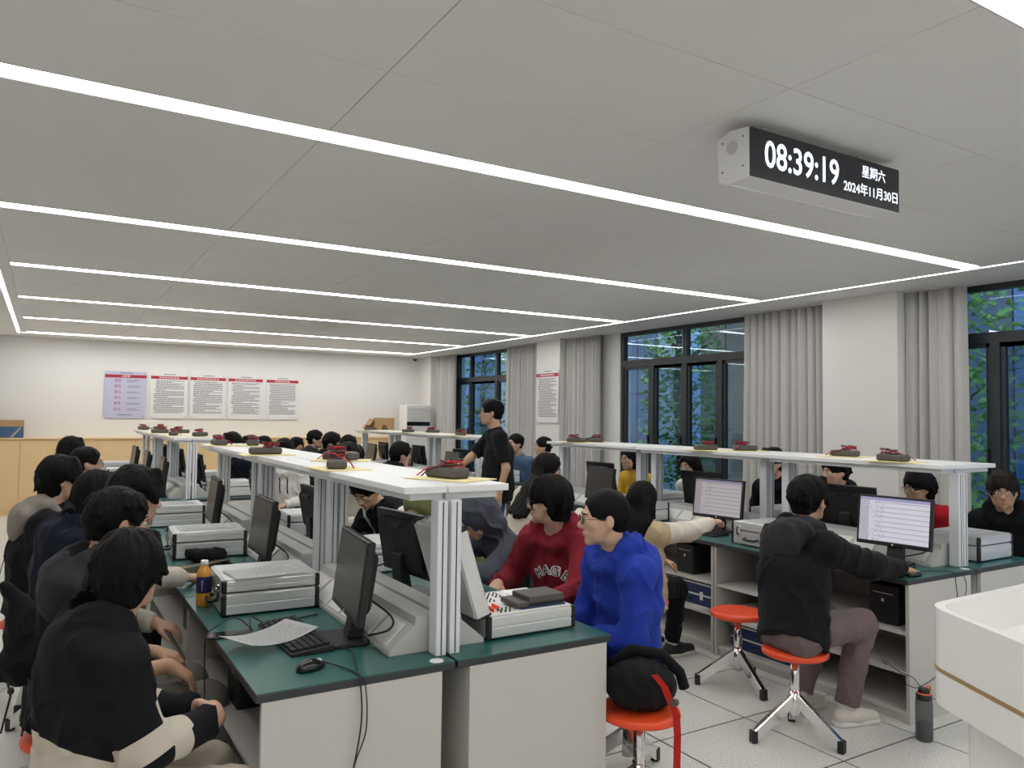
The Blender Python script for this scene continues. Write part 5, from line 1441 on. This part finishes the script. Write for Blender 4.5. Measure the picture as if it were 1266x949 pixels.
# ---- wall posters
def poster(label, org, rz, w, h, bgc, first=False, name='wall_poster'):
    """origin: lower centre on the wall, faces local -y"""
    t = thing(name, label, 'poster', org, rz, 'rule posters')
    pts = rounded([(-w / 2, 0), (w / 2, 0), (w / 2, h), (-w / 2, h)], [.03] * 4, 4)
    MB().prism(pts, -.018, -.012, 'y').build('board', mat('poster_' + ('lavender' if first else 'white'), bgc, .3), t)
    MB().box(-w / 2 + .001, w / 2 - .001, -.0192, -.0182, h * .865, h * .93).build('red_band', mat('poster_red', (.42, .02, .05), .4), t)
    for x in (-1, 1):
        for z in (.03, h - .03): MB().cyl((x * (w / 2 - .035), -.023, z), (x * (w / 2 - .035), -.0, z), .008, n=10).build('standoff', M_chrome, t)
    M_ink = mat('ink', (.15, .15, .18), .6); M_rink = mat('red_ink', (.45, .03, .06), .6)
    MB().box(-.02 - .06, .0 - .06, -.0190, -.0182, h * .955, h * .98).build('crest', M_ink, t)
    MB().box(-.05, .10, -.0190, -.0182, h * .960, h * .975).build('school_name', M_ink, t)
    if first:
        link('heading', text_mesh('6S管理', .042, M_white_board), t, (0, -.0195, h * .897), (math.pi / 2, 0, 0))
        for k, s in enumerate(('整理', '整顿', '清扫', '清洁', '素养', '安全')):
            z = h * (.80 - .122 * k)
            link('item_title', text_mesh(s, .052, M_rink), t, (-w * .19, -.0190, z), (math.pi / 2, 0, 0))
            for j in range(2): MB().box(w * (.02 + .03 * (k % 2)), w * (.26 + .05 * ((k + j) % 3)), -.0190, -.0182, z - .016 + .022 * j, z - .009 + .022 * j).build('text_line', M_ink, t)
        MB().box(-w * .18, w * .18, -.0190, -.0182, h * .06, h * .075).build('text_line', M_ink, t)
    else:
        rp = random.Random(int(org[0] * 100) + 3)
        m_ = MB(); z = h * .82
        while z > h * .10:
            e = w * .41 if rp.random() < .7 else rp.uniform(-w * .1, w * .35); x = -w * .41 + (.03 if rp.random() < .3 else 0)
            while x < e:
                ln = rp.uniform(.018, .07); m_.box(x, min(x + ln, e), -.0188, -.0182, z, z + .0105); x += ln + .006
            z -= .0225
        m_.build('printed_text', M_ink, t)['kind'] = 'stuff'
        m_ = MB(); n = rp.randint(6, 8)
        for k in range(n): m_.box((k - n / 2) * .046, (k - n / 2) * .046 + .034, -.0200, -.0192, h * .882, h * .914)
        m_.build('heading', mat('band_lettering', (.72, .50, .52), .5), t)
xs = [(.807, 1.433), (1.496, 2.077), (2.120, 2.702), (2.749, 3.343), (3.410, 3.987)]
LBL = ['lavender poster with six red headings, leftmost on the far wall', 'white rules poster right of the lavender poster', 'white rules poster in the middle of the five on the far wall', 'white rules poster second from the right on the far wall', 'white rules poster rightmost on the far wall']
for k, (a, b) in enumerate(xs):
    poster(LBL[k], ((a + b) / 2, YB - .001, 1.49), 0, b - a, .772, (.50, .50, .66) if k == 0 else (.74, .74, .73), k == 0)
poster('tall white rules poster on the window pillar', (XP - .001, 9.60, 1.51), -math.pi / 2, .60, .80, (.72, .73, .76), False)

# ---- air conditioner, boxes, dome camera
t = thing('air_conditioner', 'tall white standing air conditioner in the far corner', 'air conditioner', (6.15, 13.62, 0))
AW = mat('appliance_white', (.80, .79, .77), .35)
MB().box(-.26, .26, -.0, .34, 0, 1.80, bev=.012).build('cabinet', AW, t)
for k in range(4): MB().prism([(-.018, 1.74 - .065 * k), (.0, 1.73 - .065 * k), (.0, 1.70 - .065 * k), (-.010, 1.70 - .065 * k)], -.23, .23, 'x').build('louvre', AW, t)
MB().box(-.24, .24, -.004, .0, 1.395, 1.475).build('outlet_slot', M_gloss, t)
MB().box(-.25, .25, -.003, .0, 1.00, 1.006).build('panel_seam', M_trunk, t)
MB().box(.10, .20, -.003, .0, 1.20, 1.26).build('energy_label', mat('label_blue', (.12, .35, .65), .4), t)
MB().box(-.10, -.02, -.003, .0, 1.30, 1.315).build('badge', M_trunk, t)
t = thing('cardboard_box', 'open brown cardboard box on the far raised shelf by the air conditioner', 'box', (4.76, 11.85, 1.3505))
MB().box(-.19, .15, -.02, .02, 0, .20).box(-.19, -.17, .02, .26, 0, .18).box(.13, .15, .02, .26, 0, .18).box(-.17, .13, .24, .26, 0, .18).box(-.17, .13, .02, .24, 0, .01).build('carton', M_card, t)
MB().prism([(-.30, .03), (-.19, .17), (-.19, .175), (-.305, .035)], 0, .24, 'y').build('flap', M_card, t)
t = thing('printer_carton', 'blue and tan carton standing on the wall cabinet at the left edge', 'box', (-.52, 13.99, 1.177))
MB().box(-.24, .24, -.07, .12, 0, .27, bev=.003).build('carton', M_card, t)
MB().box(-.238, .238, -.0725, -.0703, .003, .17).build('blue_print', mat('carton_blue', (.05, .12, .24), .5), t)
MB().prism([(.10, .01), (.17, .10), (.21, .16), (.19, .16), (.14, .10), (.06, .01)], -.0735, -.0726, 'y').build('swoosh_print', mat('carton_swoosh', (.45, .36, .28), .5), t)
t = thing('dome_camera', 'small white dome camera at the far ceiling corner', 'camera', (6.22, 13.98, ZC))
MB().lathe([(.055, -.045), (.06, -.03), (.06, -.0005)], 20).build('mount', M_white_board, t)
MB().ball((0, 0, -.05), (.045, .045, .045)).build('dome', M_gloss, t)

# ---- lettering and cords on clothes
def on_top(info, uv, up0, push=.003):
    """points (right, up) in metres on the chest, cast on the garment from the front"""
    bv = info.setdefault('bvh', BVHTree.FromPolygons([v.co for v in info['top'].data.vertices], [p.vertices for p in info['top'].data.polygons]))
    out = []
    for x, z in uv:
        o = info['C'] + info['sd'] * (up0 + z) + info['rt'] * x + info['fw'] * .5
        hit = bv.ray_cast(Vector(o), Vector(-info['fw']))
        out.append((hit[0] + Vector(info['fw']) * push) if hit[0] is not None else Vector(o - info['fw'] * .36))
    return out
M_letb = mat('letter_navy', (.012, .013, .03), .7); M_letw = mat('letter_white', (.75, .75, .73), .7)
def letters(info, word, size, arc, up0):
    n = len(word)
    for k, ch in enumerate(word):
        a = (k - (n - 1) / 2)
        for bold, m, push, nm_ in ((.010, M_letw, .0035, 'letter_outline'), (-.0005, M_letb, .0055, 'letter')):
            me = text_mesh(ch, size, m, 0, bold * size / .1)
            b = bmesh.new(); b.from_mesh(me); bmesh.ops.triangulate(b, faces=b.faces)
            bmesh.ops.subdivide_edges(b, edges=[e for e in b.edges if e.calc_length() > .012], cuts=2)
            th = -a * arc; c, s = math.cos(th), math.sin(th); cx = a * size * .80; cz = -abs(a) ** 2 * size * arc * .45
            # viewed from the front: the wearer's right is on the viewer's left, so mirror x
            uv = [(-(cx + v.co.x * c - v.co.y * s), cz + v.co.x * s + v.co.y * c) for v in b.verts]
            for v, p in zip(b.verts, on_top(info, uv, up0, push)): v.co = p
            mm = MB(); mm.merge(b); mm.build(nm_, m, info['body'])
letters(red, 'MAGE', .066, .38, .02)
for k in (-1, 1):
    MB().tube(on_top(red, [(.035 * k + .006 * math.sin(j), .125 - .03 * j) for j in range(7)], 0, .004), .0028, 6).build('drawstring', RD, red['body'])
    MB().tube(on_top(wh, [(.045 * k, .11 - .035 * j) for j in range(6)], 0, .005), .006, 6).build('drawstring', BK, wh['body'])
